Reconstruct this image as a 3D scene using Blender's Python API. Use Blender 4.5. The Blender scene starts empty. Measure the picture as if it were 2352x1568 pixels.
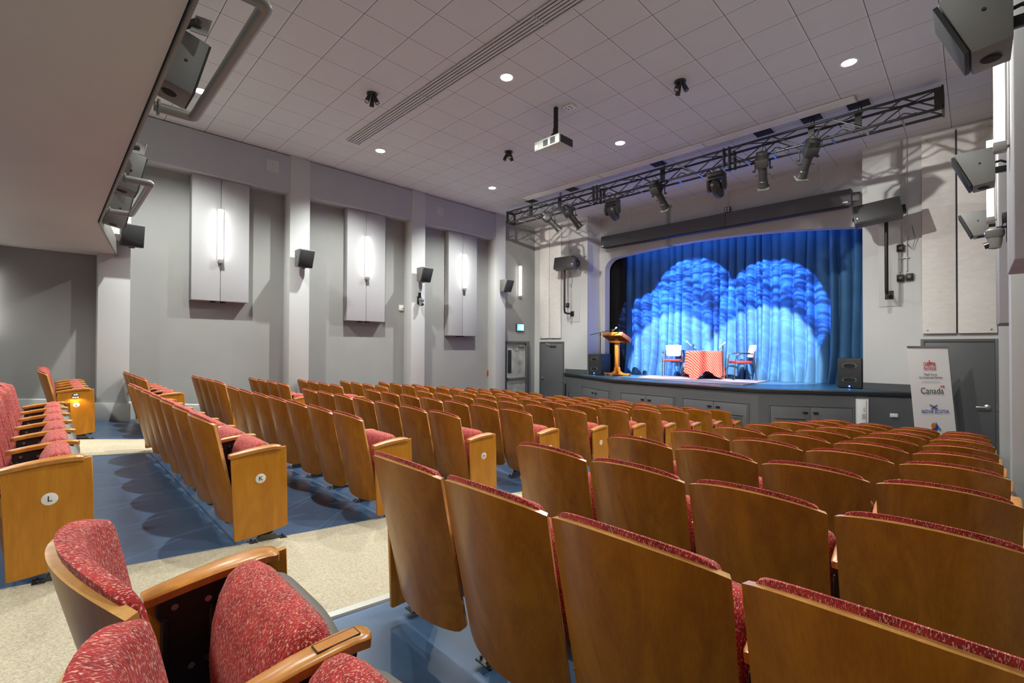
import bpy, bmesh, math, random
from mathutils import Vector, Matrix, Euler
C = bpy.context.scene.collection
R = math.radians
PI = math.pi
ZO = 2.15          # height of the camera above the front floor; scene measurements below are relative to the camera
H = 3.975          # ceiling, relative to the camera

# ---------------------------------------------------------------- camera
YAW, PITCH, ROLL = .7840, .01054, .00393
fw = Vector((-math.sin(YAW)*math.cos(PITCH), math.cos(YAW)*math.cos(PITCH), math.sin(PITCH)))
r0 = Vector((math.cos(YAW), math.sin(YAW), 0)); u0 = r0.cross(fw)
rr = r0*math.cos(ROLL)+u0*math.sin(ROLL); uu = -r0*math.sin(ROLL)+u0*math.cos(ROLL)
cd = bpy.data.cameras.new('camera'); cam = bpy.data.objects.new('camera', cd); C.objects.link(cam)
cd.sensor_width = 36; cd.lens = 36*1065/2352; cd.clip_start = .05; cd.clip_end = 60
cam.matrix_world = Matrix(((rr.x, uu.x, -fw.x, 0), (rr.y, uu.y, -fw.y, 0), (rr.z, uu.z, -fw.z, ZO), (0, 0, 0, 1)))
bpy.context.scene.camera = cam

# ---------------------------------------------------------------- world, exposure
sc = bpy.context.scene
sc.view_settings.view_transform = 'Standard'; sc.view_settings.look = 'None'
sc.view_settings.exposure = 0.36; sc.view_settings.gamma = 1.0
sc.view_settings.use_curve_mapping = False
wd = bpy.data.worlds.new('world'); sc.world = wd; wd.use_nodes = True
wd.node_tree.nodes['Background'].inputs[0].default_value = (.9, .92, 1, 1)
wd.node_tree.nodes['Background'].inputs[1].default_value = .15
sc.cycles.use_denoising = True
sc.cycles.max_bounces = 9; sc.cycles.diffuse_bounces = 6; sc.cycles.glossy_bounces = 4
sc.cycles.sample_clamp_indirect = 8.0

DOWN_W = 400      # each ceiling downlight
SCONCE_E = 8     # emission of the wall sconces
STAGE_W = 2600     # stage profile spots

def lamp(name, kind, loc, power, col=(1, 1, 1), size=.05, target=None, spot=None, blend=.3, shape=None, parent=None):
    d = bpy.data.lights.new(name, kind); d.energy = power; d.color = col
    if kind == 'AREA':
        d.size = size
        if shape: d.shape = 'RECTANGLE'; d.size_y = shape
    else: d.shadow_soft_size = size
    if spot: d.spot_size = R(spot); d.spot_blend = blend
    o = bpy.data.objects.new(name, d); C.objects.link(o)
    o.location = (loc[0], loc[1], loc[2]+ZO)
    if target is not None:
        v = Vector(target)-Vector(loc); o.rotation_euler = v.to_track_quat('-Z', 'Y').to_euler()
    return o

DOWN = [(x, y) for y in (1.66, 4.76, 7.86) for x in (-8.56, -4.88, -1.22)]
for x, y in DOWN:
    lamp('downlight_lamp', 'SPOT', (x, y, H-.03), DOWN_W*(1.6 if x < -8 else .45 if y < 2 else 1.0), (.96, 1, .95), .045, (x, y, 0), 132, .75)
# lamps in the lower ceiling behind, over the cross aisle
for x in (-8.6, -6.2, -3.6, -1.2):
    lamp('rear_ceiling_lamp', 'SPOT', (x, -1.0, 1.42), 80, (.98, 1, .92), .08, (x, -1.0, 0), 160, .6)

# ---------------------------------------------------------------- materials
def mk(name, col, rough=.6, metal=0., spec=.5, var=0., vscale=4., bump=0., bscale=60., emis=None, estr=0., coat=0., var2=None, stretch=None):
    m = bpy.data.materials.new(name); m.use_nodes = True
    nt = m.node_tree; b = nt.nodes['Principled BSDF']; L = nt.links.new
    b.inputs['Base Color'].default_value = (*col, 1)
    b.inputs['Roughness'].default_value = rough; b.inputs['Metallic'].default_value = metal
    b.inputs['Specular IOR Level'].default_value = spec
    if coat: b.inputs['Coat Weight'].default_value = coat; b.inputs['Coat Roughness'].default_value = .12
    if emis is not None:
        b.inputs['Emission Color'].default_value = (*emis, 1); b.inputs['Emission Strength'].default_value = estr
    tc = nt.nodes.new('ShaderNodeTexCoord')
    src = tc.outputs['Object']
    if stretch:
        mp = nt.nodes.new('ShaderNodeMapping'); mp.inputs['Scale'].default_value = stretch
        L(src, mp.inputs[0]); src = mp.outputs[0]
    if var:
        n = nt.nodes.new('ShaderNodeTexNoise'); n.inputs['Scale'].default_value = vscale; n.inputs['Detail'].default_value = 5
        L(src, n.inputs['Vector'])
        r = nt.nodes.new('ShaderNodeValToRGB')
        c2 = var2 or col
        r.color_ramp.elements[0].position = .3; r.color_ramp.elements[1].position = .7
        r.color_ramp.elements[0].color = (*[max(0, c*(1-var)) for c in col], 1)
        r.color_ramp.elements[1].color = (*[min(1, c*(1+var)) for c in c2], 1)
        L(n.outputs[0], r.inputs[0]); L(r.outputs[0], b.inputs['Base Color'])
    if bump:
        n2 = nt.nodes.new('ShaderNodeTexNoise'); n2.inputs['Scale'].default_value = bscale; n2.inputs['Detail'].default_value = 3
        L(src, n2.inputs['Vector'])
        bp = nt.nodes.new('ShaderNodeBump'); bp.inputs['Strength'].default_value = bump; bp.inputs['Distance'].default_value = .01
        L(n2.outputs[0], bp.inputs['Height']); L(bp.outputs[0], b.inputs['Normal'])
    return m

def wood(name, dark, light, rough=.3, scale=1.0, coat=.4):
    m = bpy.data.materials.new(name); m.use_nodes = True
    nt = m.node_tree; b = nt.nodes['Principled BSDF']; L = nt.links.new
    tc = nt.nodes.new('ShaderNodeTexCoord'); oi = nt.nodes.new('ShaderNodeObjectInfo')
    mu = nt.nodes.new('ShaderNodeMath'); mu.operation = 'MULTIPLY'; mu.inputs[1].default_value = 37.0
    L(oi.outputs['Random'], mu.inputs[0])
    ad = nt.nodes.new('ShaderNodeVectorMath'); ad.operation = 'ADD'
    L(tc.outputs['Object'], ad.inputs[0]); L(mu.outputs[0], ad.inputs[1])
    mp = nt.nodes.new('ShaderNodeMapping'); mp.inputs['Scale'].default_value = (9*scale, 9*scale, 2.2*scale)
    L(ad.outputs[0], mp.inputs[0])
    n = nt.nodes.new('ShaderNodeTexNoise'); n.inputs['Scale'].default_value = 1.0; n.inputs['Detail'].default_value = 6; n.inputs['Distortion'].default_value = 1.6
    L(mp.outputs[0], n.inputs['Vector'])
    mp2 = nt.nodes.new('ShaderNodeMapping'); mp2.inputs['Scale'].default_value = (160*scale, 160*scale, 12*scale)
    L(ad.outputs[0], mp2.inputs[0])
    n2 = nt.nodes.new('ShaderNodeTexNoise'); n2.inputs['Scale'].default_value = 1.0; n2.inputs['Detail'].default_value = 2
    L(mp2.outputs[0], n2.inputs['Vector'])
    mx = nt.nodes.new('ShaderNodeMix'); mx.data_type = 'FLOAT'; mx.inputs[0].default_value = .28
    L(n.outputs[0], mx.inputs[2]); L(n2.outputs[0], mx.inputs[3])
    r = nt.nodes.new('ShaderNodeValToRGB'); e = r.color_ramp.elements
    e[0].position = .34; e[0].color = (*dark, 1); e[1].position = .68; e[1].color = (*light, 1)
    L(mx.outputs[0], r.inputs[0]); L(r.outputs[0], b.inputs['Base Color'])
    b.inputs['Roughness'].default_value = rough; b.inputs['Coat Weight'].default_value = coat; b.inputs['Coat Roughness'].default_value = .22; b.inputs['Specular IOR Level'].default_value = .38
    return m

def fabric(name):
    m = bpy.data.materials.new(name); m.use_nodes = True
    nt = m.node_tree; b = nt.nodes['Principled BSDF']; L = nt.links.new
    tc = nt.nodes.new('ShaderNodeTexCoord')
    def noise(scale, s, d=1):
        mp = nt.nodes.new('ShaderNodeMapping'); mp.inputs['Scale'].default_value = scale; mp.inputs['Rotation'].default_value = (0, R(6), R(4))
        L(tc.outputs['Object'], mp.inputs[0])
        n = nt.nodes.new('ShaderNodeTexNoise'); n.inputs['Scale'].default_value = s; n.inputs['Detail'].default_value = d
        L(mp.outputs[0], n.inputs['Vector']); return n.outputs[0]
    def ramp(src, p0, p1, c0=(0, 0, 0, 1), c1=(1, 1, 1, 1)):
        r = nt.nodes.new('ShaderNodeValToRGB'); e = r.color_ramp.elements
        e[0].position = p0; e[0].color = c0; e[1].position = p1; e[1].color = c1; L(src, r.inputs[0]); return r.outputs[0]
    base = ramp(noise((1, 1, 1), 22, 3), .35, .65, (.28, .015, .015, 1), (.44, .032, .028, 1))
    fl = ramp(noise((2.8, 1.0, .7), 180, 1), .57, .66)
    dk = ramp(noise((3.0, 1.1, .7), 170, 1), .60, .68)
    m1 = nt.nodes.new('ShaderNodeMix'); m1.data_type = 'RGBA'; m1.inputs[7].default_value = (.09, .02, .045, 1)
    L(dk, m1.inputs[0]); L(base, m1.inputs[6])
    m2 = nt.nodes.new('ShaderNodeMix'); m2.data_type = 'RGBA'; m2.inputs[7].default_value = (.72, .40, .30, 1)
    L(fl, m2.inputs[0]); L(m1.outputs[2], m2.inputs[6])
    L(m2.outputs[2], b.inputs['Base Color'])
    b.inputs['Roughness'].default_value = .9; b.inputs['Sheen Weight'].default_value = .1; b.inputs['Specular IOR Level'].default_value = .2
    bp = nt.nodes.new('ShaderNodeBump'); bp.inputs['Strength'].default_value = .35; bp.inputs['Distance'].default_value = .003
    L(noise((3, 1, 1), 120, 1), bp.inputs['Height']); L(bp.outputs[0], b.inputs['Normal'])
    return m

def ceiling_mat():
    m = bpy.data.materials.new('ceiling_tile'); m.use_nodes = True
    nt = m.node_tree; b = nt.nodes['Principled BSDF']; L = nt.links.new
    tc = nt.nodes.new('ShaderNodeTexCoord'); sp = nt.nodes.new('ShaderNodeSeparateXYZ'); L(tc.outputs['Object'], sp.inputs[0])
    def M(op, a, bb=None):
        n = nt.nodes.new('ShaderNodeMath'); n.operation = op
        for k, v in ((0, a), (1, bb)):
            if v is None: continue
            if isinstance(v, (int, float)): n.inputs[k].default_value = v
            else: L(v, n.inputs[k])
        return n.outputs[0]
    ds = []; ss = []
    for out, off in ((sp.outputs[0], .53), (sp.outputs[1], .31)):
        t = M('DIVIDE', out, .61); t = M('SUBTRACT', t, off-.5); t = M('FRACT', t); t = M('SUBTRACT', t, .5); ds.append(M('MULTIPLY', M('ABSOLUTE', t), .61)); ss.append(M('MULTIPLY', t, .61))
    d = M('MINIMUM', ds[0], ds[1])
    bar = M('LESS_THAN', d, .011)
    shades = []
    for q in ss: shades.append(M('MULTIPLY', M('GREATER_THAN', q, .010), M('LESS_THAN', q, .0175)))
    bar_shade = M('MAXIMUM', shades[0], shades[1])  # shadow line painted along one side of each T-bar
    n = nt.nodes.new('ShaderNodeTexNoise'); n.inputs['Scale'].default_value = 3.5; n.inputs['Detail'].default_value = 4; L(tc.outputs['Object'], n.inputs['Vector'])
    r = nt.nodes.new('ShaderNodeValToRGB'); r.color_ramp.elements[0].color = (.57, .58, .575, 1); r.color_ramp.elements[1].color = (.615, .625, .62, 1); L(n.outputs[0], r.inputs[0])
    m1 = nt.nodes.new('ShaderNodeMix'); m1.data_type = 'RGBA'; m1.inputs[7].default_value = (.63, .64, .635, 1); L(bar, m1.inputs[0]); L(r.outputs[0], m1.inputs[6])
    m2 = nt.nodes.new('ShaderNodeMix'); m2.data_type = 'RGBA'; m2.inputs[7].default_value = (.12, .115, .11, 1); L(bar_shade, m2.inputs[0]); L(m1.outputs[2], m2.inputs[6])
    L(m2.outputs[2], b.inputs['Base Color']); b.inputs['Roughness'].default_value = .85; b.inputs['Specular IOR Level'].default_value = .2
    return m

def blue_floor_mat():
    m = bpy.data.materials.new('painted_concrete'); m.use_nodes = True
    nt = m.node_tree; b = nt.nodes['Principled BSDF']; L = nt.links.new
    tc = nt.nodes.new('ShaderNodeTexCoord')
    n = nt.nodes.new('ShaderNodeTexNoise'); n.inputs['Scale'].default_value = 2.5; n.inputs['Detail'].default_value = 7; L(tc.outputs['Object'], n.inputs['Vector'])
    r = nt.nodes.new('ShaderNodeValToRGB'); e = r.color_ramp.elements; e[0].position = .3; e[1].position = .75
    e[0].color = (.045, .088, .170, 1); e[1].color = (.060, .118, .215, 1); L(n.outputs[0], r.inputs[0])
    mp = nt.nodes.new('ShaderNodeMapping'); mp.inputs['Scale'].default_value = (4, 45, 1); mp.inputs['Rotation'].default_value = (0, 0, 1.1); L(tc.outputs['Object'], mp.inputs[0])
    s = nt.nodes.new('ShaderNodeTexNoise'); s.inputs['Scale'].default_value = 3.2; s.inputs['Detail'].default_value = 8; s.inputs['Roughness'].default_value = .75; L(mp.outputs[0], s.inputs['Vector'])
    r2 = nt.nodes.new('ShaderNodeValToRGB'); r2.color_ramp.elements[0].position = .70; r2.color_ramp.elements[1].position = .80; L(s.outputs[0], r2.inputs[0])
    mx = nt.nodes.new('ShaderNodeMix'); mx.data_type = 'RGBA'; mx.inputs[7].default_value = (.42, .46, .52, 1); L(r2.outputs[0], mx.inputs[0]); L(r.outputs[0], mx.inputs[6])
    L(mx.outputs[2], b.inputs['Base Color']); b.inputs['Roughness'].default_value = .27
    rr_ = nt.nodes.new('ShaderNodeMapRange'); rr_.inputs[3].default_value = .24; rr_.inputs[4].default_value = .34; L(n.outputs[0], rr_.inputs[0]); L(rr_.outputs[0], b.inputs['Roughness'])
    return m

MT = {}
MT['back'] = wood('walnut_brown_veneer', (.27, .082, .001), (.43, .155, .004), .37, coat=.08)
MT['rim'] = wood('veneer_edge', (.50, .235, .06), (.68, .36, .11), .3, 2.0)
MT['panel'] = wood('honey_veneer', (.42, .150, .008), (.56, .235, .018), .38, coat=.12)
MT['arm'] = wood('honey_oak', (.42, .155, .022), (.56, .235, .042), .3, 1.5, .35)
MT['fabric'] = fabric('red_fleck_upholstery')
MT['pan'] = mk('grey_plastic', (.17, .165, .15), .42)
MT['steel'] = mk('black_steel', (.018, .017, .016), .38, .3, bump=.2, bscale=400)
MT['bolt'] = mk('bolt_metal', (.45, .44, .42), .3, 1.)
MT['foot'] = mk('foot_steel', (.10, .10, .10), .22, .8)
MT['white'] = mk('white_plate', (.78, .76, .72), .4)
MT['black'] = mk('black_ink', (.012, .012, .014), .5)
MT['wall'] = mk('grey_wall_paint', (.28, .279, .268), .65, var=.05, vscale=1.2, bump=.05, bscale=180)
MT['light'] = mk('light_grey_paint', (.52, .525, .515), .55, var=.03, vscale=1.1)
MT['mid'] = mk('lilac_grey_paint', (.40, .405, .42), .6, var=.03, vscale=1.1)
MT['soffit'] = mk('soffit_paint', (.62, .59, .54), .6, var=.04, vscale=.8)
MT['ceil'] = ceiling_mat()
MT['acou'] = mk('acoustic_panel_fabric', (.42, .415, .425), .9, bump=.1, bscale=500, var=.02, vscale=30)
MT['felt'] = mk('off_white_felt', (.72, .70, .66), .95, var=.05, vscale=9, bump=.35, bscale=70, stretch=(1, 1, 3))
MT['charcoal'] = mk('charcoal_paint', (.105, .108, .112), .5, var=.06, vscale=1.5)
MT['charcoal2'] = mk('charcoal_door_paint', (.09, .094, .096), .42, var=.05, vscale=1.3)
MT['worn'] = mk('worn_door_paint', (.42, .42, .41), .5, var=.35, vscale=3.2)
MT['floor'] = blue_floor_mat()
MT['carpet'] = mk('beige_carpet', (.45, .395, .29), .97, spec=.1, var=.18, vscale=75, bump=.8, bscale=120)
MT['nosing'] = mk('pale_nosing', (.40, .40, .37), .4, .2)
MT['speaker'] = mk('speaker_black', (.036, .035, .034), .5, bump=.15, bscale=300)
MT['grille'] = mk('speaker_grille', (.028, .029, .03), .65, bump=.5, bscale=700)
MT['spkgrey'] = mk('speaker_side', (.16, .158, .148), .5, bump=.15, bscale=300)
MT['spkdark'] = mk('speaker_cabinet', (.085, .083, .078), .45, bump=.15, bscale=300)
MT['pipe'] = mk('grey_pipe_paint', (.25, .24, .22), .35, .1)
MT['alum'] = mk('brushed_metal', (.55, .55, .54), .32, 1.)
MT['proj'] = mk('projector_shell', (.50, .52, .49), .38)
MT['dark'] = mk('dark_void', (.012, .012, .012), .8)
MT['truss'] = mk('black_truss', (.04, .039, .037), .4, .4)
MT['lampblk'] = mk('lamp_housing', (.035, .034, .033), .38, .2)
MT['curtain'] = mk('blue_velour', (.070, .19, .36), .85, spec=.2, var=.12, vscale=2, bump=.15, bscale=200)
MT['blackcloth'] = mk('black_velour', (.012, .012, .013), .95, spec=.1)
MT['stage'] = mk('stage_floor_paint', (.045, .14, .25), .35, var=.12, vscale=3)
MT['rug'] = mk('grey_rug_pile', (.27, .245, .31), .95, spec=.1, var=.15, vscale=40, bump=.6, bscale=150)
MT['trimblk'] = mk('black_stage_edge', (.02, .02, .02), .45)
MT['lectern'] = wood('orange_pine', (.42, .13, .008), (.58, .21, .02), .35, 1.2)
MT['red'] = mk('red_plastic', (.55, .02, .015), .4)
MT['redseat'] = mk('red_vinyl', (.55, .03, .03), .45)
MT['cream'] = mk('cream_back', (.52, .49, .45), .4)
MT['chrome'] = mk('grey_tube', (.12, .12, .13), .3, .7)
MT['flood'] = mk('lit_diffuser', (1, 1, 1), .5, emis=(1, .97, .92), estr=14)
MT['sconce'] = mk('sconce_lens', (1, 1, 1), .4, emis=(1, .96, .90), estr=SCONCE_E)
MT['exit'] = mk('exit_panel_lit', (.1, .5, .6), .4, emis=(.08, .50, .62), estr=1.6)
MT['exitw'] = mk('exit_figure_lit', (1, 1, 1), .4, emis=(.8, 1, 1), estr=2.2)
MT['blueled'] = mk('blue_indicator', (.05, .1, 1), .4, emis=(.06, .15, 1), estr=14)
MT['white2'] = mk('white_enamel', (.78, .78, .76), .35)
MT['gold'] = mk('orange_print', (.75, .22, .02), .5)
MT['blueink'] = mk('blue_print', (.02, .07, .42), .5)
MT['teal'] = mk('teal_print', (.03, .28, .42), .5)
MT['redink'] = mk('red_print', (.55, .02, .02), .5)
MT['banner'] = mk('banner_vinyl', (.92, .88, .86), .5)
MT['glass'] = mk('dark_glass', (.03, .035, .04), .1)
MT['steplamp'] = mk('step_lamp_lens', (1, .8, .5), .4, emis=(1, .62, .2), estr=30)

# ---------------------------------------------------------------- mesh builder
BASE = {}
class MB:
    def __init__(s): s.v = []; s.f = []; s.m = []; s.mi = 0
    def add(s, vs, fs):
        n = len(s.v); s.v += [tuple(v) for v in vs]
        for f in fs: s.f.append([n+i for i in f]); s.m.append(s.mi)
        return s
    def box(s, c, d, rot=None, taper=None):
        x, y, z = d[0]/2, d[1]/2, d[2]/2; vs = []
        for k in (-1, 1):
            t = taper if (taper and k == 1) else 1
            vs += [Vector((-x*t, -y*t, k*z)), Vector((x*t, -y*t, k*z)), Vector((x*t, y*t, k*z)), Vector((-x*t, y*t, k*z))]
        if rot is not None:
            M = Euler(rot).to_matrix() if not isinstance(rot, Matrix) else rot
            vs = [M @ v for v in vs]
        c = Vector(c)
        return s.add([v+c for v in vs], [(3, 2, 1, 0), (4, 5, 6, 7), (0, 1, 5, 4), (1, 2, 6, 5), (2, 3, 7, 6), (3, 0, 4, 7)])
    def b2(s, x0, x1, y0, y1, z0, z1): return s.box(((x0+x1)/2, (y0+y1)/2, (z0+z1)/2), (x1-x0, y1-y0, z1-z0))
    def cyl(s, a, b, r, r2=None, n=12, cap=True):
        return s.tube([a, b], r, n, r2, cap)
    def tube(s, path, r, n=8, r2=None, cap=True):
        P = [Vector(p) for p in path]; rings = []
        up = None
        for i, p in enumerate(P):
            d = (P[min(i+1, len(P)-1)]-P[max(i-1, 0)]).normalized()
            if up is None: up = d.orthogonal().normalized()
            a = (up - d*up.dot(d))
            a = a.normalized() if a.length > 1e-6 else d.orthogonal().normalized()
            up = a; b = d.cross(a)
            q = r if r2 is None else r+(r2-r)*i/(len(P)-1)
            rings.append([p+(a*math.cos(2*PI*k/n)+b*math.sin(2*PI*k/n))*q for k in range(n)])
        vs = [v for rg in rings for v in rg]; fs = []
        for i in range(len(P)-1):
            for k in range(n): fs.append((i*n+k, i*n+(k+1) % n, (i+1)*n+(k+1) % n, (i+1)*n+k))
        if cap: fs += [tuple(range(n))[::-1], tuple((len(P)-1)*n+k for k in range(n))]
        return s.add(vs, fs)
    def lathe(s, prof, c=(0, 0, 0), n=24, M=None):
        vs = []; fs = []; c = Vector(c)
        for (r, z) in prof:
            for k in range(n):
                v = Vector((r*math.cos(2*PI*k/n), r*math.sin(2*PI*k/n), z))
                if M is not None: v = M @ v
                vs.append(v+c)
        for i in range(len(prof)-1):
            for k in range(n): fs.append((i*n+k, i*n+(k+1) % n, (i+1)*n+(k+1) % n, (i+1)*n+k))
        if prof[0][0] > 1e-5: fs.append(tuple(range(n))[::-1])
        if prof[-1][0] > 1e-5: fs.append(tuple((len(prof)-1)*n+k for k in range(n)))
        return s.add(vs, fs)
    def prism(s, poly, axis, a, b, M=None, c=(0, 0, 0)):
        def P(u, v, w): return {'x': (w, u, v), 'y': (u, w, v), 'z': (u, v, w)}[axis]
        n = len(poly); vs = [Vector(P(u, v, a)) for u, v in poly]+[Vector(P(u, v, b)) for u, v in poly]
        if M is not None: vs = [M @ v for v in vs]
        c = Vector(c); vs = [v+c for v in vs]
        fs = [tuple(range(n))[::-1], tuple(range(n, 2*n))]
        for i in range(n): j = (i+1) % n; fs.append((i, j, n+j, n+i))
        return s.add(vs, fs)
    def grid(s, fn, nu, nv, flip=False, closeu=False):
        vs = [fn(i/nu, j/nv) for j in range(nv+1) for i in range(nu+1)]; fs = []
        for j in range(nv):
            for i in range(nu):
                q = (j*(nu+1)+i, j*(nu+1)+i+1, (j+1)*(nu+1)+i+1, (j+1)*(nu+1)+i)
                fs.append(q[::-1] if flip else q)
        return s.add(vs, fs)
    def xf(s, M):
        s.v = [tuple(M @ Vector(v)) for v in s.v]; return s
    def mesh(s, name, mats, bevel=0, weld=False, sharp=35, seg=2, off=None):
        if not isinstance(mats, (list, tuple)): mats = [mats]
        me = bpy.data.meshes.new(name)
        vs = s.v if off is None else [(v[0]-off[0], v[1]-off[1], v[2]-off[2]) for v in s.v]
        me.from_pydata(vs, [], s.f)
        for m in mats: me.materials.append(MT[m] if isinstance(m, str) else m)
        me.polygons.foreach_set('material_index', s.m)
        bm = bmesh.new(); bm.from_mesh(me)
        if weld: bmesh.ops.remove_doubles(bm, verts=bm.verts, dist=1e-5)
        bmesh.ops.recalc_face_normals(bm, faces=bm.faces)
        if bevel:
            ed = [e for e in bm.edges if len(e.link_faces) == 2 and e.calc_face_angle(0) > R(30)]
            bmesh.ops.bevel(bm, geom=ed, offset=bevel, segments=seg, affect='EDGES', profile=.5, clamp_overlap=True)
        bm.to_mesh(me); bm.free()
        me.polygons.foreach_set('use_smooth', [True]*len(me.polygons))
        me.set_sharp_from_angle(angle=R(sharp))
        me.update(); return me
    def build(s, name, mats, parent=None, bevel=0, weld=False, sharp=35, seg=2, label=None):
        if parent is None:
            xs, ys, zs = zip(*s.v); b = ((min(xs)+max(xs))/2, (min(ys)+max(ys))/2, min(zs))
            me = s.mesh(name, mats, bevel, weld, sharp, seg, b)
            o = bpy.data.objects.new(name, me); C.objects.link(o); o.location = (b[0], b[1], b[2]+ZO); BASE[o.name] = b
        else:
            b = BASE[parent.name]
            me = s.mesh(name, mats, bevel, weld, sharp, seg, b)
            o = bpy.data.objects.new(name, me); C.objects.link(o); o.parent = parent; BASE[o.name] = b
        if label: o['label'] = label
        return o
def tag(o, label, cat, group=None):
    o['label'] = label; o['category'] = cat
    if group: o['group'] = group
    return o
def thing(name, label, cat, base=(0, 0, 0), group=None):
    o = bpy.data.objects.new(name, None); C.objects.link(o); o.empty_display_size = .1
    o.location = (base[0], base[1], base[2]+ZO); BASE[o.name] = tuple(base)
    return tag(o, label, cat, group)
def local(name, label, cat, group=None):
    o = thing(name, label, cat, (0, 0, -ZO), group); BASE[o.name] = (0, 0, 0); return o
def place(o, loc, rz=0, rx=0, scale=None):
    o.location = (loc[0], loc[1], loc[2]+ZO); o.rotation_euler = (rx, 0, rz)
    if scale: o.scale = scale
    return o
def struct(o): o['kind'] = 'structure'; return o
def dup(o, label=None, group=None):
    def cp(a, par):
        c = a.copy(); C.objects.link(c); c.parent = par
        for ch in KIDS(a): cp(ch, c)
        return c
    c = cp(o, None)
    if label: c['label'] = label
    if group: c['group'] = group
    return c
def KIDS(a): return list(a.children)
_tc = {}
def glyphs(text, size, bold=.0, squeeze=1.0, spacing=1.0):
    k = (text, bold, squeeze, spacing)
    if k not in _tc:
        cu = bpy.data.curves.new('t', 'FONT'); cu.body = text; cu.align_x = 'CENTER'; cu.align_y = 'CENTER'; cu.offset = bold; cu.space_character = spacing
        cu.resolution_u = 3
        ob = bpy.data.objects.new('t', cu); C.objects.link(ob)
        dg = bpy.context.evaluated_depsgraph_get(); me = bpy.data.meshes.new_from_object(ob.evaluated_get(dg))
        _tc[k] = ([tuple(v.co) for v in me.vertices], [tuple(p.vertices) for p in me.polygons])
        bpy.data.objects.remove(ob); bpy.data.meshes.remove(me)
    vs, fs = _tc[k]
    return [(v[0]*size*squeeze, v[1]*size, 0) for v in vs], fs

# ---------------------------------------------------------------- floor
FY = [-4, 0, 1, 2.1, 3, 4, 5, 6, 7, 8, 9, 10, 10.3, 14]
FZ = [-.87, -1.237, -1.327, -1.423, -1.505, -1.59, -1.675, -1.76, -1.855, -1.955, -2.045, -2.14, -2.15, -2.15]
def zf(x, y):
    for i in range(len(FY)-1):
        if y <= FY[i+1]: t = (y-FY[i])/(FY[i+1]-FY[i]); z = FZ[i]+t*(FZ[i+1]-FZ[i]); break
    else: z = -2.15
    k = min(1, max(0, (-7.2-x)/.8)); k = k*k*(3-2*k)
    return z+.075*k*min(1, max(0, (1.9-y)/1.6))
XS = [-10.6+.4*i for i in range(29)]; YS = sorted(set([-4+.5*i for i in range(9)]+FY+[.5, 1.5, 2.5, 10.15]))
YS = [y for y in YS if y <= 11.9]
b = MB(); b.add([(x, y, zf(x, y)) for y in YS for x in XS], [(j*len(XS)+i, j*len(XS)+i+1, (j+1)*len(XS)+i+1, (j+1)*len(XS)+i) for j in range(len(YS)-1) for i in range(len(XS)-1)])
struct(b.build('floor', 'floor'))
def runner(x0, x1, y0, y1, label, x0b=None, x1b=None):
    ys = [y0+(y1-y0)*i/60 for i in range(61)]; n = 7
    b = MB(); vs = []
    for y in ys:
        for i in range(n): x = x0+(x1-x0)*i/(n-1); vs.append((x, y, zf(x, y)+.009))
    fs = [(j*n+i, j*n+i+1, (j+1)*n+i+1, (j+1)*n+i) for j in range(60) for i in range(n-1)]
    b.add(vs, fs)
    for i, j in ((0, 0), (n-1, 0)):
        vs = []
        for k, y in enumerate(ys): x = x0 if i == 0 else x1; vs += [(x, y, zf(x, y)+.009), (x, y, zf(x, y)-.004)]
        b.add(vs, [(2*k, 2*k+1, 2*k+3, 2*k+2) for k in range(60)])
    return tag(b.build('aisle_carpet', 'carpet', weld=True), label, 'carpet', 'aisle carpets')
runner(-3.43, -2.26, -3.9, 9.95, 'beige speckled carpet down the aisle beside the K end panel')
runner(-7.93, -7.13, -3.9, 9.95, 'beige speckled carpet down the aisle nearer the lit sconce wall')
for x, y0, lb in ((-2.235, -3.9, 'pale metal edge strip between beige carpet and blue floor'),):
    b = MB(); ys = [y0+(10.2-y0)*i/50 for i in range(51)]
    vs = []
    for y in ys: z = zf(x, y); vs += [(x-.027, y, z+.001), (x-.022, y, z+.014), (x+.022, y, z+.012), (x+.027, y, z+.001)]
    b.add(vs, [(4*k+j, 4*k+j+1, 4*k+j+5, 4*k+j+4) for k in range(50) for j in range(3)])
    tag(b.build('floor_nosing', 'nosing'), lb, 'edge strip')

# ---------------------------------------------------------------- shell of the room
XL, XR, YF = -10.45, .52, 11.52
b = MB(); b.b2(XL-.15, XL, -4, 11.7, -2.2, H+.1); struct(b.build('wall_left', 'wall'))
b = MB(); b.b2(XR, XR+.15, -4, 11.7, -2.2, H+.1); struct(b.build('wall_right', 'wall'))
b = MB(); b.b2(XL-.15, XR+.15, -4.15, -4, -2.2, H+.1); struct(b.build('wall_back', 'mid'))
b = MB(); b.b2(XL-.15, XR+.15, -4.2, 14.0, H, H+.08); struct(b.build('ceiling', 'ceil'))
# give the ceiling tiles their world lattice: origin of the ceiling object moved to x=y=0
co = bpy.data.objects['ceiling']; ox, oy = co.location.x, co.location.y
co.data.transform(Matrix.Translation((ox, oy, 0))); co.location.x = 0; co.location.y = 0
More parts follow.
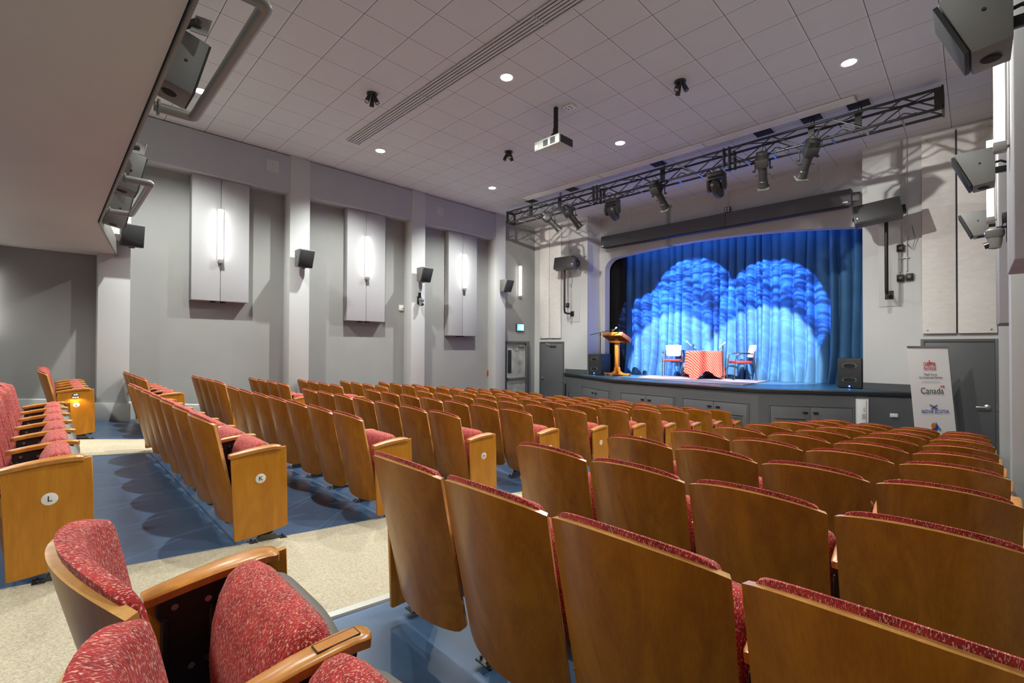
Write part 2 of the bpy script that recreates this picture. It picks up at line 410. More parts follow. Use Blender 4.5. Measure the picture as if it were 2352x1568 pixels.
# front walls flanking the stage, return and proscenium
b = MB(); b.b2(XL, -8.3, 11.55, 11.7, -2.2, H); b.b2(-8.45, -8.3, 11.7, 12.2, -2.2, H); struct(b.build('wall_front_left', 'light'))
b = MB(); b.b2(-1.575, XR, 11.5, 11.7, -2.2, H); b.b2(-1.575, -1.42, 11.7, 12.2, -2.2, H); struct(b.build('wall_front_right', 'light'))
def arch(x):
    d = abs(x+5.3)
    if x < -8.11: return -1.2
    z = 2.84-.0205*d*d
    if x < -7.74:
        t = (-7.74-x)/.36; z = z-.32*(1-math.sqrt(max(0, 1-t*t)))
    return z
b = MB(); xs = [-8.45, -8.1005, -8.1]+[-8.1+.36*(1-math.cos(PI/2*i/10)) for i in range(1, 11)]+[-7.74+ (5.72*i/40) for i in range(1, 40)]+[-2.02, -1.8, -1.6, -1.42]
Y0, Y1 = 12.2, 12.46
for i in range(len(xs)-1):
    x0, x1 = xs[i], xs[i+1]
    z0, z1 = arch(x0), arch(x1)
    if z0 < -1 or z1 < -1: z0 = z1 = -.84 if x1 < -8.1001 else max(z0, z1)
    if x1 <= -8.1 and x0 < -8.1: z0 = z1 = -.84 if x0 < -8.2 else max(z0, -.84)
    b.add([(x0, Y0, z0), (x1, Y0, z1), (x1, Y0, H), (x0, Y0, H), (x0, Y1, z0), (x1, Y1, z1), (x1, Y1, H), (x0, Y1, H)],
          [(0, 1, 2, 3), (7, 6, 5, 4), (0, 4, 5, 1), (3, 2, 6, 7), (0, 3, 7, 4), (1, 5, 6, 2)])
struct(b.build('wall_proscenium', 'light', weld=True, sharp=30))
b = MB(); b.b2(-9.6, -.3, 13.9, 14.0, -.85, H); b.b2(-9.6, -9.5, 12.46, 13.9, -.85, H); b.b2(-.4, -.3, 12.46, 13.9, -.85, H)
b.b2(-9.6, -8.45, 12.36, 12.46, -.85, H); b.b2(-1.42, -.3, 12.36, 12.46, -.85, H); struct(b.build('wall_stage_back', 'blackcloth'))
# bulkheads and pilasters along both side walls
for sgn, xa, xb, nm in ((0, XL, -10.1, 'left'), (1, .25, XR, 'right')):
    for k, y0 in enumerate((-2.36, .575, 3.555, 6.51, 9.43)):
        b = MB(); b.b2(xa, xb, y0, y0+.41, zf(-5, y0+.5)-.2, H); b.build('trim_%d' % (k+1+5*sgn), 'light', bevel=.006)['kind'] = 'structure'
    b = MB(); e = .012 if sgn == 0 else -.012
    b.b2(min(xa, xb-e) if sgn == 0 else xa-e, (xb-e) if sgn == 0 else xb, -4, 9.5, 3.2, H-.02); struct(b.build('trim_%d' % (20+sgn), 'mid'))
    # baseboards follow the rake
    b = MB(); ys = [-4+.5*i for i in range(31)]
    xw = XL+.022 if sgn == 0 else XR-.022
    xw2 = XL if sgn == 0 else XR
    vs = []
    for y in ys: z = zf(xw, y); vs += [(xw, y, z-.02), (xw, y, z+.285), (xw2, y, z+.30)]
    b.add(vs, [(3*k+j, 3*k+j+1, 3*k+j+4, 3*k+j+3) for k in range(30) for j in range(2)]); struct(b.build('baseboard_'+nm, 'light'))
    for k, y0 in enumerate((.575, 3.555, 6.51)):
        b = MB(); xf = xb+(.02 if sgn == 0 else -.02)
        z0, z1 = zf(xf, y0-.01), zf(xf, y0+.42)
        b.prism([(y0-.02, z0-.02), (y0+.43, z1-.02), (y0+.43, z1+.285), (y0-.02, z0+.285)], 'x', min(xf, xa if sgn == 0 else xb), max(xf, xa if sgn == 0 else xf+.02))
        struct(b.build('baseboard_pilaster_'+nm, 'light', bevel=.004))

# lower ceiling of the gallery at the back, with its open front edge
G = [(-7.56, .42), (.5, .42), (.5, -3.99), (XL+.01, -3.99), (XL+.01, .83), (-10.1, .79)]
b = MB(); b.prism(G, 'z', 1.5, 1.62); struct(b.build('ceiling_gallery', 'soffit'))
b = MB()
b.prism([(-10.1, .80), (-7.56, .43), (.24, .43), (.24, .446), (-7.555, .446), (-10.1, .816)], 'z', 1.475, 1.72); struct(b.build('trim_gallery_edge', 'pipe', bevel=.004))
b = MB()
b.b2(-7.5, .5, -.1, .05, 1.62, 2.75); struct(b.build('wall_gallery_front', 'soffit'))

# ---------------------------------------------------------------- stage
AP = [(-9.15, 11.52), (-6.6, 10.3), (-3.1, 10.15), (-.72, 11.47)]
ST = AP+[(-1.57, 11.5), (-1.57, 12.2), (-1.42, 12.36), (-.4, 12.46), (-.4, 13.9), (-9.5, 13.9), (-9.5, 12.46), (-8.45, 12.3), (-8.3, 12.2), (-8.3, 11.55)]
b = MB(); b.prism(ST, 'z', -.93, -.84); struct(b.build('floor_stage', 'stage'))
b = MB()
for i in range(3):
    (x0, y0), (x1, y1) = AP[i], AP[i+1]
    b.add([(x0, y0, -2.2), (x1, y1, -2.2), (x1, y1, -.845), (x0, y0, -.845), (x0, y0+.1, -2.2), (x1, y1+.1, -2.2), (x1, y1+.1, -.845), (x0, y0+.1, -.845)],
          [(0, 1, 2, 3), (7, 6, 5, 4), (3, 2, 6, 7), (0, 4, 5, 1), (0, 3, 7, 4), (1, 5, 6, 2)])
struct(b.build('wall_stage_apron', 'charcoal'))
b = MB(); n = 4
vs = []
for (x, y) in AP:
    for dy, z in ((-.03, -.905), (-.035, -.85), (-.02, -.832), (.07, -.832)): vs.append((x, y+dy, z))
b.add(vs, [(4*k+j, 4*k+j+1, 4*k+j+5, 4*k+j+4) for k in range(3) for j in range(3)]+[(0, 1, 2, 3), (12, 15, 14, 13)])
struct(b.build('trim_stage_edge', 'trimblk'))
b = MB(); b.b2(-9.15, -8.3, 11.53, 11.55, -.835, -.70); b.b2(-1.575, -.74, 11.48, 11.5, -.835, -.69); struct(b.build('baseboard_stage', 'charcoal2'))
b = MB(); b.b2(-9.16, -8.46, 11.53, 11.545, -2.15, -.86); struct(b.build('trim_stage_side', 'charcoal'))
# understage cupboard doors
def facet(i):
    (x0, y0), (x1, y1) = AP[i], AP[i+1]; d = Vector((x1-x0, y1-y0, 0)).normalized(); return Vector((x0, y0, 0)), d, math.atan2(d.y, d.x)
def hatch(i, xa, xb, label, zt=-1.165):
    o0, d, rz = facet(i)
    ta = (xa-o0.x)/d.x; tb = (xb-o0.x)/d.x; w = tb-ta; mid = o0+d*((ta+tb)/2)
    base = (mid.x, mid.y, zt-.8)
    t = local('understage_cupboard', label, 'cupboard', 'cupboards in the stage front')
    h = .8
    b = MB(); b.b2(-w/2-.03, w/2+.03, -.018, -.002, h, h+.03); b.b2(-w/2-.03, w/2+.03, -.018, -.002, -.03, 0); b.b2(-w/2-.03, -w/2, -.018, -.002, 0, h); b.b2(w/2, w/2+.03, -.018, -.002, 0, h)
    b.build('frame', 'charcoal2', t, bevel=.002)
    for s in (-1, 1):
        b = MB(); x0, x1 = (-w/2+.008, -.004) if s < 0 else (.004, w/2-.008)
        b.b2(x0, x1, -.014, -.002, .006, h-.006); dr = b.build('door', 'charcoal', t, bevel=.003)
        cx = -.09 if s < 0 else .09
        b = MB(); b.b2(cx-.045, cx+.045, -.036, -.012, h-.125, h-.095); b.build('pull', 'black', dr, bevel=.004)
        vx = -w/4 if s < 0 else w/4; vw = w*.17
        b = MB(); b.b2(vx-vw-.03, vx+vw+.03, -.03, -.013, h-.245, h-.235)
        for k in range(9): b.box((vx, -.018, h-.28-.024*k), (vw*2, .018, .004), (R(35), 0, 0))
        b.build('louvre', 'alum' if xa > -3.2 else 'charcoal', dr)
    place(t, base, rz)
hatch(0, -8.08, -6.78, 'small grey double cupboard below the lectern corner of the stage')
hatch(1, -6.34, -4.93, 'grey double cupboard in the stage front below the cream chair with rug edge')
hatch(1, -4.69, -3.30, 'grey double cupboard in the stage front between two other wide cupboards')
hatch(2, -2.91, -1.67, 'grey double cupboard with bright metal louvres beside the white post')

# doors
def knobset(b, x, y, z, s=1):
    b.lathe([(.0, 0), (.03, .0), (.03, .008), (.012, .012), (.012, .04), (.024, .05), (.027, .065), (.018, .078), (0, .08)], (x, y, z), 16, Matrix.Rotation(R(90), 3, 'X'))
    return b
def door(n, x0, x1, yw, zt, zb, matn, hinge='left', lever=False):
    d = bpy.data.objects.new('door_%d' % n, None); C.objects.link(d); bs = ((x0+x1)/2, yw, zb); d.location = (bs[0], bs[1], bs[2]+ZO); BASE[d.name] = bs; struct(d)
    b = MB(); fwid = .055
    b.b2(x0, x0+fwid, yw-.035, yw-.002, zb, zt); b.b2(x1-fwid, x1, yw-.035, yw-.002, zb, zt); b.b2(x0+fwid, x1-fwid, yw-.035, yw-.002, zt-fwid, zt)
    b.build('door_frame', 'charcoal2', d, bevel=.003)
    b = MB(); b.b2(x0+fwid+.004, x1-fwid-.004, yw-.022, yw-.002, zb+.01, zt-fwid-.004); lf = b.build('door_leaf', matn, d, bevel=.002)
    hx = x0+fwid if hinge == 'left' else x1-fwid
    for z in (zt-.3, zt-1.25, zb+.3):
        b = MB(); b.cyl((hx, yw-.04, z-.05), (hx, yw-.04, z+.05), .010, n=8); b.box((hx, yw-.028, z), (.05, .006, .1)); b.build('hinge', 'alum', lf)
    kx = x1-fwid-.10 if hinge == 'left' else x0+fwid+.10
    b = MB(); knobset(b, kx, yw-.022, -1.02)
    if lever:
        b = MB(); b.lathe([(0, 0), (.045, 0), (.045, .01), (.02, .02), (.016, .05), (0, .052)], (kx, yw-.022, -1.02), 20, Matrix.Rotation(R(90), 3, 'X'))
        b.tube([(kx, yw-.07, -1.02), (kx-.05, yw-.078, -1.02), (kx-.14, yw-.075, -1.022)], .011, 8)
        b.box((x1-fwid+.025, yw-.038, -1.02), (.04, .01, .1))
    b.build('handle', 'alum', lf)
    return d, lf
d2, lf2 = door(2, -10.2, -9.18, 11.55, .16, -2.15, 'charcoal', 'right')
b = MB(); b.box((-9.62, 11.50, .04), (.26, .05, .07)); b.tube([(-9.72, 11.49, .07), (-9.88, 11.44, .085), (-9.82, 11.52, .10)], .008, 6); b.build('door_closer', 'alum', lf2, bevel=.004)
d3, lf3 = door(3, -.71, .31, 11.5, .165, -2.15, 'charcoal2', 'left', True)
# door in the left wall with push bar
d = bpy.data.objects.new('door_1', None); C.objects.link(d); bs = (XL, 10.66, -2.15); d.location = (bs[0], bs[1], bs[2]+ZO); BASE[d.name] = bs; struct(d)
b = MB(); b.b2(XL+.002, XL+.06, 10.12, 10.2, -2.15, .17); b.b2(XL+.002, XL+.10, 11.06, 11.2, -2.15, .17); b.b2(XL+.002, XL+.10, 10.2, 11.06, .09, .17); b.build('door_frame', 'charcoal2', d, bevel=.003)
b = MB(); b.b2(XL+.002, XL+.03, 10.2, 11.06, -2.14, .085); lf = b.build('door_leaf', 'worn', d)
b = MB(); b.b2(XL+.03, XL+.036, 10.26, 10.42, -.85, -.12); b.build('vision_glass', 'glass', lf)
b = MB(); b.b2(XL+.03, XL+.05, 10.22, 11.02, -1.07, -.99); b.b2(XL+.05, XL+.09, 10.24, 11.0, -1.05, -1.01); b.b2(XL+.03, XL+.095, 10.22, 10.3, -1.08, -.98); b.build('push_bar', 'alum', lf, bevel=.004)
b = MB(); b.b2(XL+.03, XL+.09, 10.72, 10.98, -.03, .05); b.tube([(XL+.08, 10.8, .05), (XL+.14, 10.5, .07), (XL+.08, 10.3, .085)], .008, 6); b.build('door_closer', 'alum', lf, bevel=.004)

# felt panels on the front walls
def felt(x0, x1, yw, z0, z1, label, seam):
    t = thing('acoustic_wall_panel', label, 'wall panel', ((x0+x1)/2, yw, z0), 'felt panels above the front doors')
    g = .012; xm = seam
    for a, c in ((x0, xm-g), (xm+g, x1)):
        b = MB(); b.b2(a, c, yw-.06, yw-.012, z0, z1); b.build('felt_board', 'felt', t, bevel=.006)
        b = MB()
        for z in (z0+.06, z1-.1): b.lathe([(0, 0), (.016, 0), (.014, .006), (0, .008)], ((a+.07) if a == x0 else c-.07, yw-.06, z), 10, Matrix.Rotation(R(90), 3, 'X'))
        b.build('stud', 'alum', t)
    b = MB(); b.b2(x0-.01, x1+.01, yw-.05, yw-.001, z0-.01, z1+.01) if False else b.b2(x0+.01, x1-.01, yw-.014, yw-.001, z0+.01, z1-.01); b.build('backing', 'charcoal', t)
felt(-10.17, -9.29, 11.55, .27, 3.93, 'off white felt panel above the dark door beside the lit wall sconce', -9.76)
felt(-.68, .28, 11.5, .265, 3.93, 'off white felt panel above the door with the banner', -.215)

# ---------------------------------------------------------------- theatre seats
# local frame: x across, y towards the stage, z = 0 at the floor; the top corners of the back stand at y = 0, z = SH
SH, SW = .82, .545
def back_y(u, z):            # z measured down from the top corners (negative)
    k = min(1, max(0, -z/.7))
    return -.215*z - (.078-.022*k)*(1-u*u)
def shell_pt(u, v, off=0.0):
    top = .043*(1-u*u) - .004*abs(u)**8
    bot = -.668 - .012*(1-u*u) + .030*max(0, (abs(u)-.78)/.22)**2.2
    z = top+(bot-top)*v
    x = .264*u*(1-.03*v)
    e = 1e-3
    y = back_y(u, z)
    n = Vector((-(back_y(u+e, z)-back_y(u-e, z))/(2*e*.264), 1, .215)).normalized()
    return Vector((x, y, SH+z))+n*off
def make_shell():
    b = MB(); nu, nv = 18, 12; T = .020
    vs = [shell_pt(-1+2*i/nu, j/nv, 0) for j in range(nv+1) for i in range(nu+1)]
    n = len(vs); vs += [shell_pt(-1+2*i/nu, j/nv, T) for j in range(nv+1) for i in range(nu+1)]
    fs = []
    for j in range(nv):
        for i in range(nu):
            a = j*(nu+1)+i; q = (a, a+1, a+nu+2, a+nu+1); fs.append(q); fs.append(tuple(n+k for k in q)[::-1])
    b.add(vs, fs)
    b.mi = 1; W = nu+1; rim = []
    for i in range(nu): rim.append((i, i+1)); rim.append((nv*W+i+1, nv*W+i))
    for j in range(nv): rim.append((j*W+nu, (j+1)*W+nu)); rim.append(((j+1)*W, j*W))
    for a, c in rim: b.f.append([a, c, n+c, n+a]); b.m.append(1)
    return b.mesh('backrest', ['back', 'rim'], sharp=50)
def make_cushion():
    b = MB(); nu, nv = 20, 16; W = nu+1
    def sp(t): return t-.30*math.sin(2*PI*t)/(2*PI)*1.6     # rows crowd towards the edges
    def pt(i, j, side):
        u = -1+2*sp(i/nu); v = sp(j/nv)
        q = (abs(u)**9+abs(2*v-1)**9)
        s_ = (1/max(1, q))**(1/9)                            # rounded outline
        cu = (.935-.035*v)*u*s_; cv = .5+(v-.5)*s_
        zt = .043*(1-cu*cu)+.020; z = zt+(-.385-zt)*cv
        ed = max(0, 1-abs(u)**7)*max(0, 1-abs(2*v-1)**9)
        th = .016+(.006 if side else 0)+(.042*ed**.42 if side else 0.0)*(1-.2*v)
        return Vector((.264*cu, back_y(cu, z)+th*.98, SH+z))
    vs = []
    for side in (0, 1): vs += [pt(i, j, side) for j in range(nv+1) for i in range(nu+1)]
    n = W*(nv+1); fs = []
    for j in range(nv):
        for i in range(nu):
            a = j*W+i; q = (a, a+1, a+nu+2, a+nu+1); fs.append(q); fs.append(tuple(n+k for k in q)[::-1])
    for i in range(nu): fs.append((i, i+1, n+i+1, n+i)); fs.append((nv*W+i+1, nv*W+i, n+nv*W+i, n+nv*W+i+1))
    for j in range(nv): fs.append((j*W+nu, (j+1)*W+nu, n+(j+1)*W+nu, n+j*W+nu)); fs.append(((j+1)*W, j*W, n+j*W, n+(j+1)*W))
    b.add(vs, fs)
    return b.mesh('back_cushion', 'fabric', weld=True, sharp=80)
def make_seat():
    # folded seat: profile in (y, z-from-top-corner); rounded nose on top
    prof = [(.245, -.54), (.212, -.48), (.205, -.38), (.212, -.29), (.228, -.225), (.252, -.180), (.285, -.158), (.322, -.158), (.350, -.180), (.366, -.225), (.362, -.32), (.340, -.42), (.30, -.51)]
    b = MB(); n = len(prof); nx = 16; hw = .240
    cy, cz = .295, -.34
    vs = []
    for i in range(nx+1):
        t_ = i/nx; u = -1+2*(t_-.22*math.sin(2*PI*t_)/(2*PI)*2)
        k = (1-abs(u)**7)**.5 if abs(u) < 1 else 0
        s = .50+.50*k
        for y, z in prof: vs.append(Vector((hw*u, cy+(y-cy)*s, SH+cz+(z-cz)*(.80+.20*k))))
    fs = []
    for i in range(nx):
        for j in range(n): fs.append((i*n+j, i*n+(j+1) % n, (i+1)*n+(j+1) % n, (i+1)*n+j))
    fs += [tuple(range(n)), tuple(nx*n+k for k in range(n))[::-1]]
    b.add(vs, fs)
    return b.mesh('seat_cushion', 'fabric', sharp=80)
def make_pan():
    prof = [(.352, -.185), (.378, -.195), (.410, -.26), (.412, -.34), (.390, -.44), (.345, -.54), (.30, -.61), (.26, -.62), (.235, -.58), (.25, -.53), (.305, -.505), (.345, -.40), (.362, -.26)]
    b = MB(); n = len(prof); nx = 10; hw = .246; vs = []
    for i in range(nx+1):
        u = -1+2*i/nx; k = 1-abs(u)**5*.35
        for j, (y, z) in enumerate(prof):
            yy = .30+(y-.30)*k if j < 9 else y
            vs.append(Vector((hw*u, yy, SH+z-.04*abs(u)**4*(1 if j < 3 else 0))))
    fs = [(i*n+j, i*n+(j+1) % n, (i+1)*n+(j+1) % n, (i+1)*n+j) for i in range(nx) for j in range(n)]
    fs += [tuple(range(n)), tuple(nx*n+k for k in range(n))[::-1]]
    b.add(vs, fs)
    return b.mesh('seat_pan', 'pan', sharp=50)
def make_arm(wide=0.0):
    # plan outline: narrow at the back, wide rounded tip
    b = MB(); ys = [.085, .10, .13, .18, .25, .32, .36, .38, .393, .400, .402]
    hw = [.016, .021, .023, .026, .029, .031, .031, .031, .028, .018, .008]
    vs = []; n = 8
    for y, w in zip(ys, hw):
        t = (y-.085)/.317; w = w+wide
        if y > .39: w = max(w-wide*(y-.39)/.02, .002)
        zt = -.203+.028*math.sin(PI*min(1, t*.62)) - .006*(t > .9)*((t-.9)*10)
        th = .026
        for k, (a, c) in enumerate([(-1, -.24), (-.93, -.07), (-.72, 0), (.72, 0), (.93, -.07), (1, -.24), (.90, -1), (-.90, -1)]):
            vs.append(Vector((a*w, y, SH+zt+(c*th if c != 0 else 0)+(-.002 if abs(a) == .93 else 0))))
    m = len(ys); fs = [(i*n+k, i*n+(k+1) % n, (i+1)*n+(k+1) % n, (i+1)*n+k) for i in range(m-1) for k in range(n)]
    fs += [tuple(range(n))[::-1], tuple((m-1)*n+k for k in range(n))]
    b.add(vs, fs)
    return b.mesh('armrest', 'arm', sharp=40)
def make_stand():
    b = MB()
    b.prism([(.115, -.205), (.375, -.195), (.372, -.225), (.30, -.245), (.262, -.30), (.245, -.36), (.245, -.44), (.355, -.66), (.355, -.80), (.275, -.80), (.262, -.66), (.128, -.47), (.128, -.30), (.110, -.26)], 'x', -.011, .011, c=(0, 0, SH))
    b.b2(-.019, .019, .225, .243, .38, .55); b.b2(-.019, .019, .123, .137, .36, .55)
    return b.mesh('stand', 'steel', bevel=.003, sharp=40, seg=1)
def make_bolts():
    b = MB()
    for y, z in ((.148, -.245), (.221, -.250), (.185, -.409), (.223, -.406), (.16, -.55), (.30, -.218)):
        for s in (-1, 1): b.cyl((s*.010, y, SH+z), (s*.022, y, SH+z), .0085, n=6)
    return b.mesh('bolt_set', 'bolt')
def make_foot():
    b = MB(); M = Matrix.Rotation(R(-5.2), 3, 'X')
    b.prism([(.215, 0), (.43, 0), (.43, .010), (.39, .014), (.36, .05), (.27, .05), (.25, .014), (.215, .010)], 'x', -.018, .018)
    b.b2(-.036, .036, .205, .255, 0, .009); b.b2(-.036, .036, .395, .445, 0, .009)
    for x in (-.02, .02):
        for y in (.225, .425): b.cyl((x, y, .006), (x, y, .022), .007, n=6)
    c = Vector((0, .24, 0)); b.v = [tuple(M @ (Vector(v)-c)+c+Vector((0, 0, .003))) for v in b.v]
    return b.mesh('foot_plate', 'foot', bevel=.0015, sharp=40, seg=1)
def make_panel(s):
    b = MB(); pts = [(.092, -.218)]
    pts += [(.430, -.190), (.436, -.35), (.446, -.735), (.435, -.742), (.39, -.752), (.30, -.762), (.20, -.768), (.128, -.770), (.116, -.765), (.105, -.5)]
    x0, x1 = (.012, .032) if s > 0 else (-.032, -.012)
    b.prism(pts, 'x', x0, x1, c=(0, 0, SH))
    return b.mesh('end_panel', 'panel', bevel=.003, sharp=40, seg=1)
SEATM = dict(shell=make_shell(), cushion=make_cushion(), seat=make_seat(), pan=make_pan(), arm=make_arm(), armw=make_arm(.012), stand=make_stand(), bolts=make_bolts(), foot=make_foot(), panl=make_panel(-1), panr=make_panel(1))
def ob(name, me, parent, loc=(0, 0, 0)):
    o = bpy.data.objects.new(name, me); C.objects.link(o); o.parent = parent; o.location = loc; return o
def side_gear(t, x, wide, bolts=True):
    ob('armrest', SEATM['armw' if wide else 'arm'], t, (x+(.008 if wide and x > 0 else -.008 if wide else 0), 0, 0))
    s = ob('stand', SEATM['stand'], t, (x, 0, 0)); ob('foot_plate', SEATM['foot'], s)
    if bolts: ob('bolt_set', SEATM['bolts'], s)
proto = bpy.data.objects.new('theatre_seat', None); C.objects.link(proto)
ob('backrest', SEATM['shell'], proto); ob('back_cushion', SEATM['cushion'], proto)
ob('seat_cushion', SEATM['seat'], proto); ob('seat_pan', SEATM['pan'], proto)
side_gear(proto, -SW/2, False)
_plates = {}
def plate(letter):
    if letter not in _plates:
        b = MB(); M = Matrix.Rotation(R(90), 3, 'Y')
        b.lathe([(0, -.001), (.032, -.001), (.032, .0015), (.030, .0025), (0, .0025)], (0, 0, 0), 28, M)
        b.mi = 1; vs, fs = glyphs(letter, .040, .012)
        M2 = Matrix(((0, 0, 1), (1, 0, 0), (0, 1, 0)))
        b.add([M2 @ Vector((v[0], v[1], .0032)) for v in vs], fs)
        _plates[letter] = b.mesh('letter_plate', ['white', 'black'], sharp=40)
    return _plates[letter]
BASE[proto.name] = (0, 0, 0)
ORD = ['first', 'second', 'third', 'fourth', 'fifth', 'sixth', 'seventh']
def seat(x, y, ztop, label, group, left_end=False, right_end=False, letter=None, light=False, sx=1.0):
    o = dup(proto)
    o['label'] = label; o['category'] = 'theatre seat'; o['group'] = group
    o.location = (x, y, ztop-SH+ZO); o.scale = (sx, 1, 1)
    if left_end:
        for c in list(o.children):
            if c.name.startswith('armrest') and c.location.x < 0: c.data = SEATM['armw']; c.location.x = -SW/2-.008
        p = ob('end_panel', SEATM['panl'], o, (-SW/2, 0, 0))
    if right_end:
        side_gear(o, SW/2, True)
        p = ob('end_panel', SEATM['panr'], o, (SW/2, 0, 0))
        if letter: ob('letter_plate', plate(letter), p, (.0325, .268, SH-.385))
        if light:
            b = MB(); M = Matrix.Rotation(R(90), 3, 'Y')
            b.lathe([(.036, 0), (.036, .006), (.031, .018), (.018, .027), (0, .030)], (0, 0, 0), 20, M)
            b.mi = 1; b.box((.012, 0, -.014), (.018, .05, .012))
            ob('step_light', b.mesh('step_light', ['alum', 'steplamp']), p, (.032, .258, SH-.27))
            lamp('step_light_lamp', 'SPOT', (x+SW/2*sx+.068, y+.258, ztop-.28), 2.2, (1, .66, .28), .012, (x+SW/2*sx+.035, y+.258, ztop-.6), 150, .6)
    return o

LET = ['K', 'J', 'H', 'G', 'F', 'E', 'D', 'C', 'B', 'A']
MIDR = [(.754, -.508), (1.77, -.597), (2.755, -.685), (3.758, -.758), (4.765, -.843), (5.758, -.929), (6.72, -1.032), (7.70, -1.133), (8.674, -1.215), (9.66, -1.32)]
RGTR = [(1.09, -.518), (2.05, -.615), (3.05, -.703), (4.10, -.791), (5.07, -.875), (6.04, -.957), (7.05, -1.043), (8.02, -1.158), (8.97, -1.24), (9.95, -1.335)]
LFTR = [(.96, -.493), (1.90, -.598), (2.82, -.675), (3.735, -.752), (4.647, -.826), (5.586, -.897), (6.508, -1.003), (7.367, -1.107), (8.273, -1.187), (9.16, -1.275)]
def end_note(k, n, a, z):
    if k == 0: return a
    if k == n-1: return z
    return None
for r, (y, zt) in enumerate(MIDR):
    L = LET[r]
    for k in range(7):
        x = -3.43-SW*(k+.5)
        lb = ('red theatre seat in middle-block row %s, at the aisle, with lettered end panel' % L) if k == 0 else 'red theatre seat in middle-block row %s, %s from the lettered end panel' % (L, ORD[k])
        seat(x, y, zt, lb, 'seats in row %s of the middle block' % L, k == 6, k == 0, L)
for k in range(6):
    x = -3.43-SW*(k+.5)
    lb = 'red theatre seat at the aisle end of middle-block row L, big L plate' if k == 0 else 'red folded seat in middle-block row L, %s from the L end panel' % ORD[k]
    seat(x, -.25, -.415, lb, 'seats in row L of the middle block', k == 5, k == 0, 'L')
for r, (y, zt) in enumerate(RGTR):
    L = LET[r]
    for k in range(4):
        x = -2.015+SW*(k+.5)
        where = ['at the carpeted aisle', 'second from the carpeted aisle', 'second from the banner wall', 'against the banner wall'][k]
        seat(x, y, zt, 'red seat in row %s of the near block, %s' % (L, where), 'seats in row %s of the near block' % L, k == 0, k == 3, None, sx=1 if k < 3 else .985)
for k in range(3):
    x = -1.462+SW*(k+.5)
    where = ['first with carpet beside its oak armrest', 'second after the aisle armrest', 'last before the side wall'][k]
    s_ = seat(x, .088, -.42, 'red flecked seat in near-block row L, %s' % where, 'seats in row L of the near block', k == 0, k == 2, None, sx=1 if k < 2 else .97)
    if k == 0: continue
    am = [c for c in s_.children if c.name.startswith('armrest')][0]
    b = MB(); b.box((0, .332, SH-.1755), (.026, .085, .0035)); b.mi = 1
    for a_, c_, w_, h_ in ((-.0145, .332, .0016, .088), (.0145, .332, .0016, .088), (0, .288, .030, .0016), (0, .376, .030, .0016)): b.box((a_, c_, SH-.1750), (w_, h_, .0022))
    ob('number_inset', b.mesh('number_inset', ['arm', 'steel']), am)
WL = .52
for r, (y, zt) in enumerate([(0.0, -.372)]+LFTR):
    L = (['L']+LET)[r]
    for k in range(4):
        x = -8.0-WL*(k+.5)
        where = ['at the aisle', 'second from the aisle', 'second from the wall', 'against the wall'][k]
        ex = ', lit end panel' if (k == 0 and L in 'LG') else ''
        seat(x, y, zt, 'red theatre seat in sconce-wall block row %s, %s%s' % (L, where, ex), 'seats in row %s of the block by the sconce wall' % L, k == 3, k == 0, L, L in 'LG', sx=WL/SW)
for o in list(proto.children_recursive)+[proto]: bpy.data.objects.remove(o)

# ---------------------------------------------------------------- wall panels, sconces, speakers
MX = lambda x: -9.86-x
def wall_panel(side, y0, y1, z0, label):
    xa, xb = (XL+.01, -10.255) if side < 0 else (.205, XR-.01)
    t = thing('acoustic_wall_panel', label, 'wall panel', ((xa+xb)/2, (y0+y1)/2, z0), 'grey acoustic panels on the side walls')
    ym = (y0+y1)/2-.01
    for a, c in ((y0, ym-.003), (ym+.003, y1)):
        b = MB(); b.b2(xa, xb, a, c, z0, 3.195); b.build('panel_board', 'acou', t, bevel=.012)
    b = MB()
    for yy in (ym-.14, ym+.03): b.b2((xa+xb)/2-.05, (xa+xb)/2+.05, yy, yy+.07, z0-.025, z0)
    b.build('hanging_clip', 'steel', t)
    return t
PAN = [(1.87, 2.835, .845), (4.88, 5.86, .585), (7.80, 8.83, .29)]
nl = ['nearest the gallery, between the first two pale pilasters', 'between the speakers with tall lit sconce', 'closest to the exit door']
for k, (a, c, z) in enumerate(PAN):
    wall_panel(-1, a, c, z, 'tall grey acoustic panel with lit sconce, %s' % nl[k])
for k, (a, c, z) in enumerate(PAN[1:]):
    wall_panel(1, a, c, z+(.05 if k == 0 else 0), 'grey acoustic panel on the near side wall, %s' % ['beside the bright sconce and hanging speakers', 'above the red alarm box by the banner door'][k])
def sconce(side, x, y, z0, label):
    t = local('wall_sconce', label, 'wall lamp', 'tall linear wall sconces')
    b = MB(); b.b2(-.05, .05, 0, .014, -.01, 1.0); b.build('back_plate', 'white2', t, bevel=.003)
    b = MB(); b.b2(-.037, .037, .014, .085, .035, .985); b.build('lens', 'sconce', t, bevel=.012)
    b = MB(); b.b2(-.04, .04, .012, .09, -.045, .033); b.build('end_cap', 'pipe', t, bevel=.005)
    b = MB()
    for s in (-1, 1): b.b2(s*.046-.004, s*.046+.004, .012, .024, .03, .99)
    b.b2(-.045, .045, .012, .086, .985, .995); b.build('lens_frame', 'alum', t)
    place(t, (x, y, z0), R(-90) if side < 0 else R(90))
    return t
SC = [(2.33, 1.61), (5.36, 1.61), (8.33, 1.61)]
for k, (y, z) in enumerate(SC):
    sconce(-1, -10.253, y, z, 'tall white lit sconce on the panel %s' % ['nearest the gallery', 'between two wall speakers', 'beside the speaker before the exit door'][k])
sconce(-1, XL+.002, -.66, .12, 'glowing sconce low on the wall under the gallery')
sconce(-1, XL+.002, 10.8, 1.61, 'tall lit sconce on bare wall above the exit sign')
